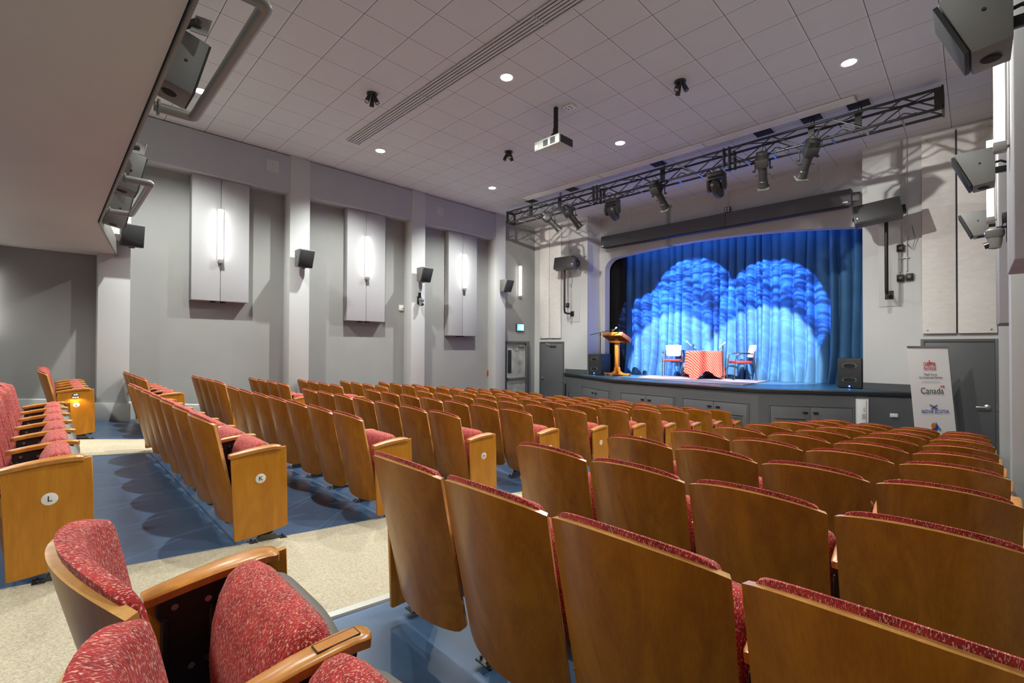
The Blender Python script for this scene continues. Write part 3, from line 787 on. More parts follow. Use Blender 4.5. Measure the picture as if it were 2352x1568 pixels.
for k, (y, z) in enumerate(SC[1:]):
    sconce(1, .203, y, z, 'glaring lit sconce on near side wall, %s' % ['above and between the hanging speakers', 'behind the second hanging speaker'][k])

def make_speaker():
    t = local('wall_speaker', '', 'loudspeaker', 'small dark wall speakers')
    # side profile (y forwards, z up); front leans down
    prof = [(-.02, .36), (.25, .36), (.275, .345), (.135, .0), (-.02, .02)]
    b = MB(); b.prism(prof, 'x', -.15, .15); bd = b.build('cabinet', 'spkgrey', t, bevel=.006)
    n = Vector((0, .345, -.14)).normalized()
    b = MB(); q = Matrix(((1, 0, 0), (0, n.y, -n.z), (0, n.z, n.y)))
    ax = math.atan2(n.z, n.y)
    b.box((0, .222, .17), (.285, .024, .350), (ax, 0, 0)); b.build('grille', 'grille', t, bevel=.004)
    b = MB(); b.lathe([(0, 0), (.045, 0), (.040, .006), (0, .006)], (0, .06, .001), 24, Matrix.Rotation(PI, 3, 'X')); b.build('port', 'dark', bd)
    b = MB()
    for s in (-1, 1): b = MB(); b.lathe([(0, 0), (.010, 0), (.008, .006), (0, .006)], (s*.15, .09, .22), 10, Matrix.Rotation(R(90)*s, 3, 'Y')); b.build('side_bolt', 'steel', bd)
    b = MB(); b.b2(-.045, .045, -.11, -.10, .06, .26); b.b2(-.02, .02, -.10, -.015, .13, .19); b.tube([(0, -.105, .22), (.0, -.06, .25), (0, -.015, .24)], .012, 8); b.build('bracket', 'steel', t, bevel=.003)
    return t
SPK = make_speaker()
def spk(loc, rz, rx, label, first=[True]):
    o = SPK if first[0] else dup(SPK); first[0] = False; o['label'] = label; place(o, loc, rz, rx); return o
for k, y in enumerate((.98, 3.77, 6.75, 9.66)):
    spk((-9.985, y, 1.62), R(-90), 0, 'dark grille speaker high on the pale pilaster %s' % ['under the gallery corner', 'nearest the widest acoustic panel', 'above the small camera', 'beside the exit sign'][k])
for k, y in enumerate((3.74, 6.72, 9.66)):
    spk((.135, y, 1.63), R(90), 0, ['huge grey speaker hanging at the top corner above the banner door', 'middle hanging speaker in front of the glaring sconce', 'hanging speaker just behind the dome camera'][k])
def make_gallery_speaker():
    t = local('gallery_speaker', '', 'loudspeaker', 'speakers hung along the gallery edge')
    b = MB(); b.prism([(-.14, .15), (.14, .15), (.14, 0), (.08, -.11), (-.08, -.11), (-.14, 0)], 'z', 0, .39); bd = b.build('cabinet', 'spkgrey', t, bevel=.006)
    b = MB(); b.b2(-.138, .138, .15, .162, .005, .385); b.build('grille', 'grille', t, bevel=.004)
    b = MB(); b.lathe([(0, 0), (.045, 0), (.040, .006), (0, .006)], (0, .04, .001), 24, Matrix.Rotation(PI, 3, 'X')); b.build('port', 'dark', bd)
    for s in (-1, 1):
        b = MB(); b.lathe([(0, 0), (.011, 0), (.008, .008), (0, .008)], (s*.14, .06, .20), 10, Matrix.Rotation(R(90)*s, 3, 'Y')); b.build('screw', 'steel', bd)
    b = MB(); b.b2(-.05, .05, -.125, -.11, .22, .34); b.tube([(0, -.115, .30), (0.05, -.09, .37), (.12, -.03, .40)], .022, 10); b.cyl((.12, -.03, .40), (.26, .05, .42), .026, n=12); b.build('swivel_arm', 'steel', t, bevel=.002)
    b = MB(); b.box((.24, .07, .42), (.10, .010, .12), (0, 0, R(60))); b.build('mount_plate', 'alum', t, bevel=.002)
    return t
GS = make_gallery_speaker(); GS['label'] = 'large grey speaker inside the big pipe frame of the gallery'; place(GS, (-3.84, .525, 1.715), 0, R(-14.5))
for (x, y, z, a_, lb) in ((-6.24, .49, 1.60, -12, 'grey speaker above the smaller pipe frame, partly behind its bar'), (-7.84, .545, 1.555, -11, 'dark speaker hanging behind the lower bar of the pipe frame')):
    o = dup(GS, lb); place(o, (x, y, z), 0, R(a_))
def pipe_frame(x0, x1, label):
    t = thing('pipe_frame', label, 'railing', ((x0+x1)/2, .56, 1.47), 'pipe frames on the gallery edge')
    def arc(cx, cy, a0, a1, r=.03): return [(cx+r*math.cos(a0+(a1-a0)*i/5), cy+r*math.sin(a0+(a1-a0)*i/5), 1.50) for i in range(6)]
    path = [(x0, .46, 1.50)]+arc(x0+.03, .64, PI, PI/2)+arc(x1-.03, .64, PI/2, 0)+[(x1, .46, 1.50)]
    b = MB(); b.tube(path, .030, 14); b.build('bent_pipe', 'pipe', t, sharp=60)
    b = MB()
    for x in (x0, x1): b.cyl((x, .476, 1.50), (x, .486, 1.50), .05, n=16)
    b.build('flange', 'pipe', t)
pipe_frame(-3.64, -2.2, 'large grey pipe frame projecting from the gallery edge around a speaker')
pipe_frame(-6.87, -5.42, 'small-looking grey pipe frame projecting from the gallery edge near the pilaster')

# ---------------------------------------------------------------- small wall items
b = MB(); b.b2(XL+.002, XL+.03, 10.63, 11.0, .49, .74); ex = thing('exit_sign', 'lit blue-green exit sign with white running figure over the worn door', 'exit sign', (XL, 10.81, .49))
b = MB(); b.b2(XL+.002, XL+.06, 10.64, 10.98, .49, .74); b.build('housing', 'charcoal', ex, bevel=.005)
b = MB(); b.b2(XL+.06, XL+.066, 10.66, 10.96, .51, .72); b.build('lit_face', 'exit', ex)
b = MB(); xx = XL+.068
b.b2(xx, xx+.002, 10.83, 10.93, .53, .70)
b.lathe([(0, 0), (.014, 0), (0, .002)], (xx, 10.79, .685), 12, Matrix.Rotation(R(90), 3, 'Y'))
for p in ([(10.785, .665), (10.765, .61)], [(10.765, .61), (10.79, .575), (10.775, .54)], [(10.765, .61), (10.735, .585), (10.705, .59)], [(10.78, .655), (10.81, .635), (10.83, .65)], [(10.78, .655), (10.745, .645), (10.735, .62)]): b.tube([(xx+.001, a, c) for a, c in p], .009, 6)
b.build('running_figure', 'exitw', ex)
def alarm(x, y, z, side, label):
    t = thing('fire_alarm_pull', label, 'fire alarm', (x, y, z), None); s = side
    b = MB(); b.box((x+s*.025, y, z+.08), (.05, .10, .16)); b.build('case', 'red', t, bevel=.006)
    b = MB(); b.box((x+s*.052, y, z+.085), (.006, .07, .03)); b.box((x+s*.052, y, z+.13), (.004, .06, .012)); b.build('pull_bar', 'white', t)
alarm(XL, 9.46, -.89, 1, 'small red fire alarm box low on the wall under the last tall panel')
alarm(.25, 6.9, -.83, -1, 'red fire alarm box on the pilaster beside the banner door') if False else alarm(XR, 9.2, -.98, -1, 'red fire alarm box on the near side wall beyond the pilaster')
t = thing('thermostat', 'small white thermostat box beside the speaker pilaster', 'thermostat', (XL, 6.4, .90))
b = MB(); b.b2(XL+.001, XL+.035, 6.36, 6.48, .91, 1.05); b.build('case', 'white2', t, bevel=.006)
b = MB(); b.b2(XL+.035, XL+.037, 6.43, 6.465, .95, .965); b.build('dial', 'black', t)
for k, (y0, z0, s, lb) in enumerate(((3.09, 3.53, .24, 'faint square access grille on the upper band, nearer the gallery'), (7.29, 3.51, .2, 'faint square access grille on the upper band, nearer the truss'))):
    t = thing('access_grille', lb, 'vent', (-10.1, y0+s/2, z0), 'access grilles on the upper band')
    b = MB(); b.b2(-10.112, -10.104, y0, y0+s, z0, z0+s); b.build('plate', 'light', t, bevel=.002)
    b = MB()
    for i in range(5): b.b2(-10.104, -10.101, y0+.02, y0+s-.02, z0+.03+i*s/6, z0+.036+i*s/6)
    b.b2(-10.104, -10.1, y0+s/2-.004, y0+s/2+.004, z0+.02, z0+s-.02); b.build('slat', 'mid', t)
def ptz(x, y, z, s, label):
    t = local('ptz_camera', label, 'camera', 'swivelling cameras on the pilasters')
    b = MB(); b.b2(-.06, .06, 0, .02, -.02, .17); b.b2(-.03, .03, 0, .05, .17, .27); b.b2(-.04, .04, .02, .09, .12, .135); b.build('bracket', 'steel', t, bevel=.003)
    b = MB(); b.lathe([(0, .12), (.055, .12), (.072, .10), (.072, .06), (.06, .03)], (0, .10, 0), 24); b.build('base_ring', 'spkgrey', t)
    b = MB(); b.lathe([(.058, .06), (.055, -.02), (.045, -.075), (0, -.085)], (0, .10, 0), 24); b.build('head', 'pipe', t)
    b = MB(); b.cyl((0, .12, -.03), (.0, .175, -.045), .036, .030, n=20); b.build('lens', 'glass', t)
    b = MB(); b.box((.0, .17, .085), (.02, .008, .01)); b.build('indicator', 'blueled', t)
    b = MB(); b.tube([(.02, .06, .12), (.03, .04, .17), (.02, .01, .2), (.0, .005, .26)], .005, 6); b.build('cable', 'black', t)
    place(t, (x, y, z), R(-90) if s > 0 else R(90))
ptz(-10.1, 6.74, 1.1, 1, 'small dark camera on the pilaster under a wall speaker')
ptz(.25, 6.72, 1.08, -1, 'grey dome camera hanging below the speakers above the banner')

# ---------------------------------------------------------------- ceiling items
for k, (x, y) in enumerate(DOWN):
    if (x, y) in ((-4.88, 1.66), (-1.22, 1.66), (-1.22, 4.76)): pass
    lb = {(-8.56, 1.66): 'small lit downlight seen inside the big pipe frame', (-4.88, 4.76): 'bright starburst downlight between the long vent and the projector', (-8.56, 4.76): 'lit downlight at the far end of the long vent', (-8.56, 7.86): 'lit downlight nearest the far end of the truss', (-4.88, 7.86): 'lit downlight between projector and truss', (-1.22, 7.86): 'bright downlight above the near end of the truss'}.get((x, y))
    if lb is None: continue
    t = thing('downlight', lb, 'ceiling light', (x, y, H-.02), 'round ceiling downlights')
    b = MB(); b.lathe([(.088, -.002), (.112, -.004), (.114, -.001)], (x, y, H), 32); b.build('trim_ring', 'white2', t)
    b = MB(); b.lathe([(0, -.003), (.09, -.002)], (x, y, H), 32); b.build('lit_lens', 'flood', t)
def diffuser(x0, x1, y0, y1, label):
    t = thing('linear_diffuser', label, 'air vent', ((x0+x1)/2, (y0+y1)/2, H-.03), 'long slatted ceiling vents')
    b = MB(); b.b2(x0, x1, y0, y1, H-.006, H-.002); b.build('slot_back', 'dark', t)
    n = 5; w = (y1-y0)
    for i in range(n+1):
        b = MB(); yy = y0+w*i/n; ww = .034 if 0 < i < n else .03
        b.b2(x0, x1, yy-ww/2, yy+ww/2, H-.024, H-.007); b.build('slat', 'white2' if y0 > 8 else 'light', t, bevel=.004, seg=1)
    b = MB()
    for x in [x0, x1]+[x0+(x1-x0)*k/3 for k in (1, 2)]: b.b2(x-.008, x+.008, y0-.01, y1+.01, H-.028, H-.004)
    b.build('cross_bar', 'mid', t)
diffuser(-8.55, -1.3, 4.05, 4.30, 'long slatted vent across the ceiling behind the projector')
diffuser(-8.55, -1.32, 8.93, 9.15, 'long slatted vent in the ceiling right above the truss')
def cluster(x, y, rz, label):
    t = local('ceiling_spot_cluster', label, 'spotlight', 'black three-head ceiling spots')
    b = MB(); b.lathe([(0, 0), (.085, 0), (.085, -.014), (.07, -.024), (0, -.026)], (0, 0, 0), 28); b.build('canopy', 'lampblk', t)
    for k in range(3):
        a = 2*PI*k/3+rz; c = Vector((.045*math.cos(a), .045*math.sin(a), -.05)); d = Vector((.45*math.cos(a+.4), .45*math.sin(a+.4), -1)).normalized()
        b = MB(); b.cyl((c.x, c.y, -.02), tuple(c), .008, n=8); p = c+d*.14
        q = d.to_track_quat('Z', 'Y').to_matrix()
        b.lathe([(0, -.02), (.022, -.015), (.030, .02), (.036, .12), (.034, .125), (.030, .10), (0, .095)], tuple(c), 18, q)
        h = b.build('spot_head', 'lampblk', t)
        b = MB(); b.lathe([(0, 0), (.031, .001), (.031, .004), (0, .005)], tuple(c+d*.112), 18, q); b.build('reflector', 'alum', h)
    place(t, (x, y, H))
cluster(-6.71, 3.58, .4, 'black three-head ceiling spot between the long vent and gallery')
cluster(-6.72, 6.62, 1.3, 'black three-head ceiling spot beside the projector')
cluster(-3.1, 6.65, 2.2, 'black three-head ceiling spot on the ceiling between two bright downlights')
# projector
px, py = -4.913, 5.94
X0, X1, Y0_, Y1_, Z0_, Z1_ = -5.20, -4.66, 5.72, 6.09, 3.25, 3.41
t = thing('projector', 'grey projector hanging from a black pole under the ceiling', 'projector', (px, py, Z0_))
b = MB(); b.b2(X0, X1, Y0_, Y1_, Z0_, Z1_); pb = b.build('body', 'proj', t, bevel=.018, seg=3)
for xa in (X0+.20, X0+.35):
    b = MB()
    for k in range(9): b.b2(xa, xa+.10, Y0_-.004, Y0_+.002, Z0_+.03+.0115*k, Z0_+.037+.0115*k)
    b.build('side_grille', 'charcoal', pb)
b = MB(); b.b2(X1-.002, X1+.004, Y0_+.03, Y1_-.03, Z0_+.02, Z1_-.02); b.build('rear_panel', 'speaker', pb)
b = MB(); b.b2(X0+.02, X0+.085, Y0_-.005, Y0_+.002, Z0_+.03, Z0_+.10); b.build('connector_panel', 'white', pb)
b = MB(); b.b2(X0+.22, X0+.34, Y0_+.17, Y0_+.182, Z0_-.003, Z0_+.001); b.build('embossed_badge', 'white2', pb)
b = MB(); b.b2(px-.028, px+.028, py-.028, py+.028, Z1_+.03, H); b.b2(px-.06, px+.06, py-.05, py+.05, Z1_, Z1_+.035); b.b2(px-.075, px-.03, py-.03, py+.02, Z1_+.03, Z1_+.14); b.build('mount_pole', 'steel', t, bevel=.003)
b = MB(); b.tube([(px-.055, py, Z1_+.14), (px-.06, py, Z1_+.20), (px-.03, py, Z1_+.28)], .006, 6); b.build('cable', 'black', t)
t = thing('ceiling_outlet', 'small white outlet box on the ceiling beside the projector pole', 'outlet', (px+.18, py+.12, H-.04))
b = MB(); b.b2(px+.1, px+.28, py+.05, py+.2, H-.03, H-.003); b.build('box', 'white2', t, bevel=.004)
b = MB()
for i in (0, 1):
    for j in (0, 1): b.b2(px+.13+.07*i, px+.16+.07*i, py+.08+.06*j, py+.10+.06*j, H-.033, H-.029)
b.build('socket', 'black', t)
# ceiling openings over the truss
for k, x in enumerate((-8.55, -7.17, -4.83, -2.74, -1.98, -1.32)):
    nm = ['first from the exit-door end', 'second from the exit-door end', 'third, above the middle of the truss', 'fourth, above the straight spotlight', 'fifth, above the slanted spotlight', 'sixth, at the near end of the vent'][k]
    t = thing('ceiling_opening', 'black square ceiling opening over the truss, %s' % nm, 'ceiling opening', (x, 9.32, H-.01), 'square openings above the truss')
    b = MB(); b.b2(x-.15, x+.15, 9.18, 9.46, H-.006, H-.002); b.build('void', 'dark', t)
    b = MB()
    b.b2(x-.17, x+.17, 9.16, 9.18, H-.012, H-.002); b.b2(x-.17, x+.17, 9.46, 9.48, H-.012, H-.002); b.b2(x-.17, x-.15, 9.18, 9.46, H-.012, H-.002); b.b2(x+.15, x+.17, 9.18, 9.46, H-.012, H-.002)
    b.build('rim', 'light', t)

# ---------------------------------------------------------------- truss and stage lights
T0, T1, TY0, TY1, TZ0, TZ1 = -9.33, -.31, 9.15, 9.44, 3.49, 3.785
t = thing('lighting_truss', 'long black box truss hung across the hall before the stage', 'truss', ((T0+T1)/2, 9.3, TZ0))
for y in (TY0, TY1):
    for z in (TZ0, TZ1): b = MB(); b.cyl((T0, y, z), (T1, y, z), .022, n=12); b.build('chord', 'truss', t)
NB = 20; dx = (T1-T0)/NB
def lace(name, f, matn='truss', r=.009):
    for i in range(NB):
        xa, xb = T0+i*dx, T0+(i+1)*dx
        b = MB(); p, q = f(xa, xb, i); b.cyl(p, q, r, n=6); b.build(name, matn, t)
for y in (TY0, TY1): lace('lacing', lambda a, c, i, y=y: ((a, y, TZ0), (c, y, TZ1)) if i % 2 == 0 else ((a, y, TZ1), (c, y, TZ0)), r=.011)
for z in (TZ1,): lace('lacing', lambda a, c, i, z=z: ((a, TY0, z), (c, TY1, z)) if i % 2 == 0 else ((a, TY1, z), (c, TY0, z)))
for i in range(NB+1):
    x = T0+i*dx
    if i in (0, NB): continue
    b = MB(); b.b2(x-.014, x+.014, TY0, TY1, TZ0-.02, TZ0-.012); b.build('cross_bar', 'alum', t)
for x in (T0, T1):
    b = MB(); b.b2(x-.012, x+.012, TY0-.03, TY1+.03, TZ0-.03, TZ0+.04); b.b2(x-.012, x+.012, TY0-.03, TY1+.03, TZ1-.04, TZ1+.03); b.b2(x-.012, x+.012, TY0-.03, TY0+.03, TZ0, TZ1); b.b2(x-.012, x+.012, TY1-.03, TY1+.03, TZ0, TZ1); b.b2(x-.09, x+.0, TY0-.032, TY0-.026, TZ0-.01, TZ1+.01) if x == T1 else b.b2(x, x+.09, TY0-.032, TY0-.026, TZ0-.01, TZ1+.01)
    b.build('end_frame', 'truss', t)
for x in (-6.35, -3.34):
    for s in (-1, 1):
        for y in (TY0, TY1): b = MB(); b.b2(x+s*.05-.018, x+s*.05+.018, y-.035, y+.035, TZ0-.03, TZ1+.03); b.build('junction_plate', 'truss', t, bevel=.004)
for k, x in enumerate((-8.55, -7.55, -4.72, -1.98, -1.32)):
    b = MB(); b.b2(x-.045, x+.045, 9.27, 9.31, TZ0+.08, TZ1+.05); b.cyl((x, 9.3, TZ1+.05), (x, 9.3, H-.01), .007, n=6); b.cyl((x+.05, 9.3, TZ1+.02), (x+.03, 9.3, H-.01), .010, n=6)
    b.build('hanger', 'truss', t)
b = MB()
pts = []
for i in range(160):
    x = T0+.3+(T1-T0-.6)*i/159; pts.append((x, TY1-.03+.02*math.sin(i*.7), TZ0+.10+.05*math.sin(i*.37)+.03*math.sin(i*1.3)))
b.tube(pts, .010, 5); 
for x0 in (-7.3, -5.6, -3.2, -2.4, -1.9): b.tube([(x0+.12*math.sin(k*.6), TY0-.02, TZ0+.03-.13*math.sin(PI*k/10)) for k in range(11)], .005, 5)
b.build('cable_run', 'black', t)

def profile_spot(x, target, roll, label, matc='lampblk'):
    top = Vector((x, TY0-.01, TZ0-.025)); piv = top+Vector((0, 0, -.24)); d = (Vector(target)-piv).normalized()
    t = thing('profile_spotlight', label, 'stage light', tuple(piv), 'profile spotlights on the truss')
    q = d.to_track_quat('Z', 'Y').to_matrix()
    b = MB(); b.lathe([(0, -.33), (.055, -.325), (.085, -.30), (.092, -.20), (.092, -.05), (.072, -.02), (.070, .20), (.080, .215), (.080, .30), (.085, .31), (.085, .33), (.070, .335), (.066, .30), (0, .28)], tuple(piv), 20, q)
    bd = b.build('barrel', matc, t, sharp=30)
    b = MB(); b.box(tuple(piv+d*.35), (.19, .19, .025), q); b.build('colour_frame', 'spkgrey', bd, bevel=.004)
    b = MB(); b.box(tuple(piv+d*(-.14)), (.205, .205, .16), q); b.build('lamp_house', matc, bd, bevel=.02)
    b = MB()
    for k in range(5): b.box(tuple(piv+d*(-.30+.022*k)), (.18, .18, .006), q)
    b.build('cooling_fins', matc, bd)
    sx = Vector((1, 0, 0)); b = MB(); a = piv+sx*.125; c = piv-sx*.125
    b.tube([tuple(a-d*.0), tuple(a+Vector((0, 0, .14))), tuple(piv+Vector((.07, 0, .2))), tuple(piv+Vector((-.07, 0, .2))), tuple(c+Vector((0, 0, .14))), tuple(c)], .012, 6)
    b.build('yoke', 'truss', t)
    b = MB(); b.box(tuple(top+Vector((0, 0, .0))), (.045, .07, .07)); b.cyl(tuple(piv+Vector((0, 0, .19))), tuple(top), .010, n=8); b.build('clamp', 'alum', t, bevel=.004)
    b = MB(); 
    for s in (-1, 1): b.cyl(tuple(piv+sx*s*.12), tuple(piv+sx*s*.165), .018, n=8); b.cyl(tuple(piv+d*.1+q @ Vector((s*.07, 0, 0))), tuple(piv+d*.1+q @ Vector((s*.13, 0, 0))), .006, n=6)
    b.build('knob', 'black', t)
    b = MB(); b.tube([tuple(piv-d*.32), tuple(piv-d*.40+Vector((.05, 0, .05))), tuple(top+Vector((.1, .0, -.05))), tuple(top+Vector((.12, .02, .04)))], .006, 6); b.build('cable', 'black', t)
    return piv, d
def moving_head(x, target, label):
    top = Vector((x, TY0+.08, TZ0-.03))
    D_ = (Vector(target)-(top-Vector((0, 0, .34)))).normalized(); tilt = math.acos(-D_.z); yaw = math.atan2(-D_.x, D_.y)
    t = thing('moving_head_light', label, 'stage light', tuple(top-Vector((0, 0, .55))), 'moving head lights on the truss')
    b = MB(); b.box(tuple(top+Vector((0, 0, -.09))), (.30, .24, .10)); b.build('base_unit', 'lampblk', t, bevel=.03, seg=3)
    b = MB(); b.box(tuple(top+Vector((-.07, 0, 0))), (.04, .06, .08)); b.box(tuple(top+Vector((.07, 0, 0))), (.04, .06, .08)); b.build('clamp', 'alum', t, bevel=.004)
    M = Matrix.Rotation(yaw, 3, 'Z'); c = top+Vector((0, 0, -.34))
    b = MB()
    for s in (-1, 1): b.prism([(-.07, -.16), (.07, -.16), (.10, -.30), (.05, -.40), (-.05, -.40), (-.10, -.30)], 'x', s*.14-.03, s*.14+.03, M, tuple(top))
    b.prism([(-.08, -.14), (.08, -.14), (.08, -.19), (-.08, -.19)], 'x', -.17, .17, M, tuple(top)); b.build('yoke', 'lampblk', t, bevel=.015)
    d = (M @ Vector((0, math.sin(tilt), -math.cos(tilt)))).normalized(); q = d.to_track_quat('Z', 'Y').to_matrix()
    b = MB(); b.lathe([(0, -.17), (.06, -.165), (.10, -.12), (.108, -.02), (.105, .10), (.085, .20), (.08, .215), (.07, .21), (0, .195)], tuple(c), 24, q)
    h = b.build('head', 'lampblk', t, sharp=60)
    b = MB(); b.lathe([(0, 0), (.068, .002), (0, .01)], tuple(c+d*.205), 20, q); b.build('lens', 'glass', h)
    return c, d
S1 = profile_spot(-7.72, (-5.2, 12.2, -.5), 0, 'black spotlight at the exit-door end of the truss')
S2 = profile_spot(-7.05, (-5.6, 12.4, -.6), 0, 'black spotlight second from the exit-door end of the truss')
M1 = moving_head(-5.93, (-6.15, 12.95, 1.0), 'black moving head between the paired spotlights and mid truss')
S3 = profile_spot(-4.72, (-4.1, 12.4, -.6), 0, 'black spotlight hanging at the middle of the truss')
M2 = moving_head(-3.56, (-3.72, 12.95, .92), 'moving head with pale rounded end facing the seats')
S4 = profile_spot(-2.71, (-3.4, 12.3, -.5), 0, 'black spotlight hanging straight beside the pale moving head')
S5 = profile_spot(-2.0, (-4.2, 12.2, -.6), 0, 'slanted black spotlight nearest the banner-door end of the truss')

# ---------------------------------------------------------------- valance housing (screen case) and front wall gear
t = thing('screen_housing', 'long dark metal screen case hung over the stage opening', 'screen case', (-4.87, 11.85, 2.88))
b = MB(); b.b2(-7.97, -4.345, 11.78, 12.0, 2.985, 3.315); b.b2(-4.335, -1.80, 11.78, 12.0, 2.985, 3.315); b.build('case', 'charcoal2', t, bevel=.004)
b = MB(); b.b2(-7.9, -1.87, 11.80, 11.98, 2.965, 2.986); b.build('screen_slot', 'black', t)
b = MB(); b.prism([(-1.80, 11.83), (-1.70, 11.85), (-1.66, 11.87), (-1.66, 11.91), (-1.70, 11.93), (-1.80, 11.95)], 'z', 3.06, 3.24); b.build('end_bracket', 'spkgrey', t, bevel=.006)
b = MB(); b.b2(-1.95, -1.86, 11.775, 11.782, 3.03, 3.06); b.b2(-7.95, -7.88, 11.775, 11.782, 3.01, 3.04); b.build('label_plate', 'white', t)
b = MB()
for x in (-7.0, -4.6, -2.4):
    b.tube([(x, 11.9, H), (x, 11.9, 3.5)], .006, 6); b.tube([(x-.18, 11.9, 3.315), (x, 11.9, 3.5), (x+.18, 11.9, 3.315)], .005, 6)
b.build('hanging_cable', 'alum', t)
t = thing('stage_outlet', 'small four-socket outlet on a conduit above the screen case', 'outlet', (-4.42, 12.17, 3.42))
b = MB(); b.b2(-4.49, -4.35, 12.13, 12.19, 3.42, 3.55); b.build('box', 'steel', t, bevel=.004)
b = MB()
for i in (0, 1):
    for j in (0, 1): b.b2(-4.475+.065*i, -4.43+.065*i, 12.124, 12.131, 3.432+.06*j, 3.475+.06*j)
b.build('socket', 'white', t)
b = MB(); b.cyl((-4.42, 12.17, 3.55), (-4.42, 12.17, H-.01), .012, n=8); b.build('conduit', 'light', t)

def stage_speaker(cx, cy, cz, yaw, pitch, roll, mir, label):
    t = local('stage_speaker', label, 'loudspeaker', 'wedge speakers on the front wall poles')
    # width along x, front face towards -y
    w = .70; prof = [(-.19, -.185), (-.19, .185), (.02, .185), (.14, .11), (.14, -.11), (.02, -.185)]
    b = MB(); b.prism(prof, 'x', -w/2, w/2); c = b.build('cabinet', 'spkdark', t, bevel=.018, seg=3)
    b = MB(); b.b2(-w/2+.02, w/2-.02, -.202, -.188, -.17, .17); b.build('grille', 'speaker', t, bevel=.005)
    b = MB(); b.box((mir*(w/2-.05), -.204, -.09), (.016, .006, .016)); b.build('indicator', 'blueled', c)
    b = MB(); b.lathe([(0, 0), (.035, 0), (.03, .02), (0, .022)], (-w/2, .0, 0), 14, Matrix.Rotation(R(-90), 3, 'Y')); b.build('end_cap', 'steel', t)
    b = MB(); b.box((w/2+.03, .02, 0), (.07, .12, .14)); b.build('end_bracket', 'steel', t, bevel=.004)
    t.location = (cx, cy, cz+ZO); t.rotation_euler = (R(pitch), R(roll), R(yaw))
def wall_pole(x, yw, s, label, plate):
    t = thing('speaker_pole', label, 'pole mount', (x, yw, .85), 'pole mounts on the front walls')
    x0, x1, z0, z1 = plate
    b = MB(); b.b2(x0, x1, yw-.012, yw-.001, z0, z1); b.build('back_board', 'light', t, bevel=.002)
    b = MB(); b.tube([(x, yw-.40, 2.42), (x, yw-.40, 1.12), (x, yw-.38, 1.04), (x, yw-.30, 1.02), (x, yw-.012, 1.02)], .030, 12); b.tube([(x, yw-.40, 2.62), (x, yw-.012, 2.62)], .026, 10); b.cyl((x, yw-.4, 2.4), (x, yw-.4, 2.66), .034, n=12)
    b.build('bent_pole', 'steel', t, sharp=60)
    b = MB()
    for z in (1.02, 2.62): b.box((x, yw-.018, z), (.13, .012, .16))
    b.build('wall_flange', 'steel', t)
wall_pole(-8.86, 11.55, -1, 'black bent pole and pale backing board under the speaker by the dark door', (-9.0, -8.58, .76, 2.92))
wall_pole(-1.16, 11.5, 1, 'black bent pole with pale backing board left of the banner door' if False else 'black bent pole and pale backing board beside the stage opening, banner side', (-1.32, -1.0, .80, 3.05))
stage_speaker(-8.74, 11.10, 2.49, 8, -12, 0, 1, 'dark wedge speaker with blue light above the lectern side')
stage_speaker(-1.27, 10.86, 2.47, 8, -14, -7, -1, 'dark wedge speaker with blue light above the banner side')
def conduits(xs, yw, z0, label, boxes):
    t = thing('conduit_run', label, 'conduit', (xs[0], yw, z0), 'thin conduits on the front walls')
    b = MB()
    for x in xs: b.cyl((x, yw-.02, z0), (x, yw-.02, H-.01), .011, n=8)
    for z in (3.3, 2.4, 1.7): b.b2(xs[0]-.03, xs[-1]+.03, yw-.034, yw-.002, z, z+.02)
    b.build('tube', 'light', t)
    for (x, z) in boxes:
        b = MB(); b.b2(x-.055, x+.055, yw-.06, yw-.002, z-.065, z+.065); o = b.build('outlet_box', 'steel', t, bevel=.008)
        b = MB(); b.lathe([(0, 0), (.026, 0), (.022, .004), (0, .004)], (x, yw-.06, z), 16, Matrix.Rotation(R(90), 3, 'X')); b.build('socket', 'pan', o)
    b = MB(); x = xs[-1]; b.tube([(x+.08, yw-.05, 2.30), (x+.13, yw-.06, 2.05), (x+.08, yw-.05, 1.85), (x+.02, yw-.04, 1.95)], .007, 6); b.build('cable', 'pan', t)
conduits([-9.03, -8.96], 11.55, 1.35, 'thin pale conduits beside the speaker pole by the dark door', [(-9.03, 1.30)])
conduits([-.99, -.90], 11.5, 1.45, 'pale conduits with socket boxes beside the felt panel and banner door', [(-.99, 1.90), (-.99, 1.33), (-.86, 1.34)])

# white post on the stage front
o0, d_, rz = facet(2)
t = local('white_call_post', 'narrow white metal post standing against the stage front', 'post')
b = MB(); b.b2(-.09, .09, -.10, -.004, 0, 1.20); pb = b.build('column', 'white2', t, bevel=.008)
b = MB(); b.b2(-.095, .095, -.105, -.003, 1.185, 1.205); b.b2(-.004+.05, .004+.05, -.103, -.1, .05, 1.15); b.build('cap', 'alum', t)
b = MB(); b.tube([(0, -.102, .98), (.015, -.102, .94), (.03, -.102, .98)], .004, 5); b.tube([(0.015, -.102, .99), (.015, -.102, 1.02)], .004, 5)
for k in range(5): b.b2(-.02, .045, -.103, -.1, .80+.022*k, .806+.022*k)
b.build('printed_symbol', 'pan', pb)
xm = -1.545; tt = (xm-o0.x)/d_.x; q = o0+d_*tt
place(t, (q.x, q.y, -2.15), rz)
t = thing('floor_outlet', 'tiny white outlet plate on the dark wall right behind the last rows' if False else 'tiny white outlet plate on the grey stage front near the white post', 'outlet', (-1.08, 11.25, -1.30))
b = MB(); b.box((-1.08, 11.265, -1.27), (.12, .03, .07), (0, 0, rz)); b.build('cover', 'white2', t, bevel=.003)
b = MB(); b.box((-1.095, 11.247, -1.27), (.03, .006, .03), (0, 0, rz)); b.box((-1.055, 11.268, -1.27), (.0, .0, .0)); b.build('socket', 'black', t)
t = thing('stage_step_post', 'short black bollard at the foot of the stage front by the dark door', 'post', (-8.86, 11.2, -1.6))
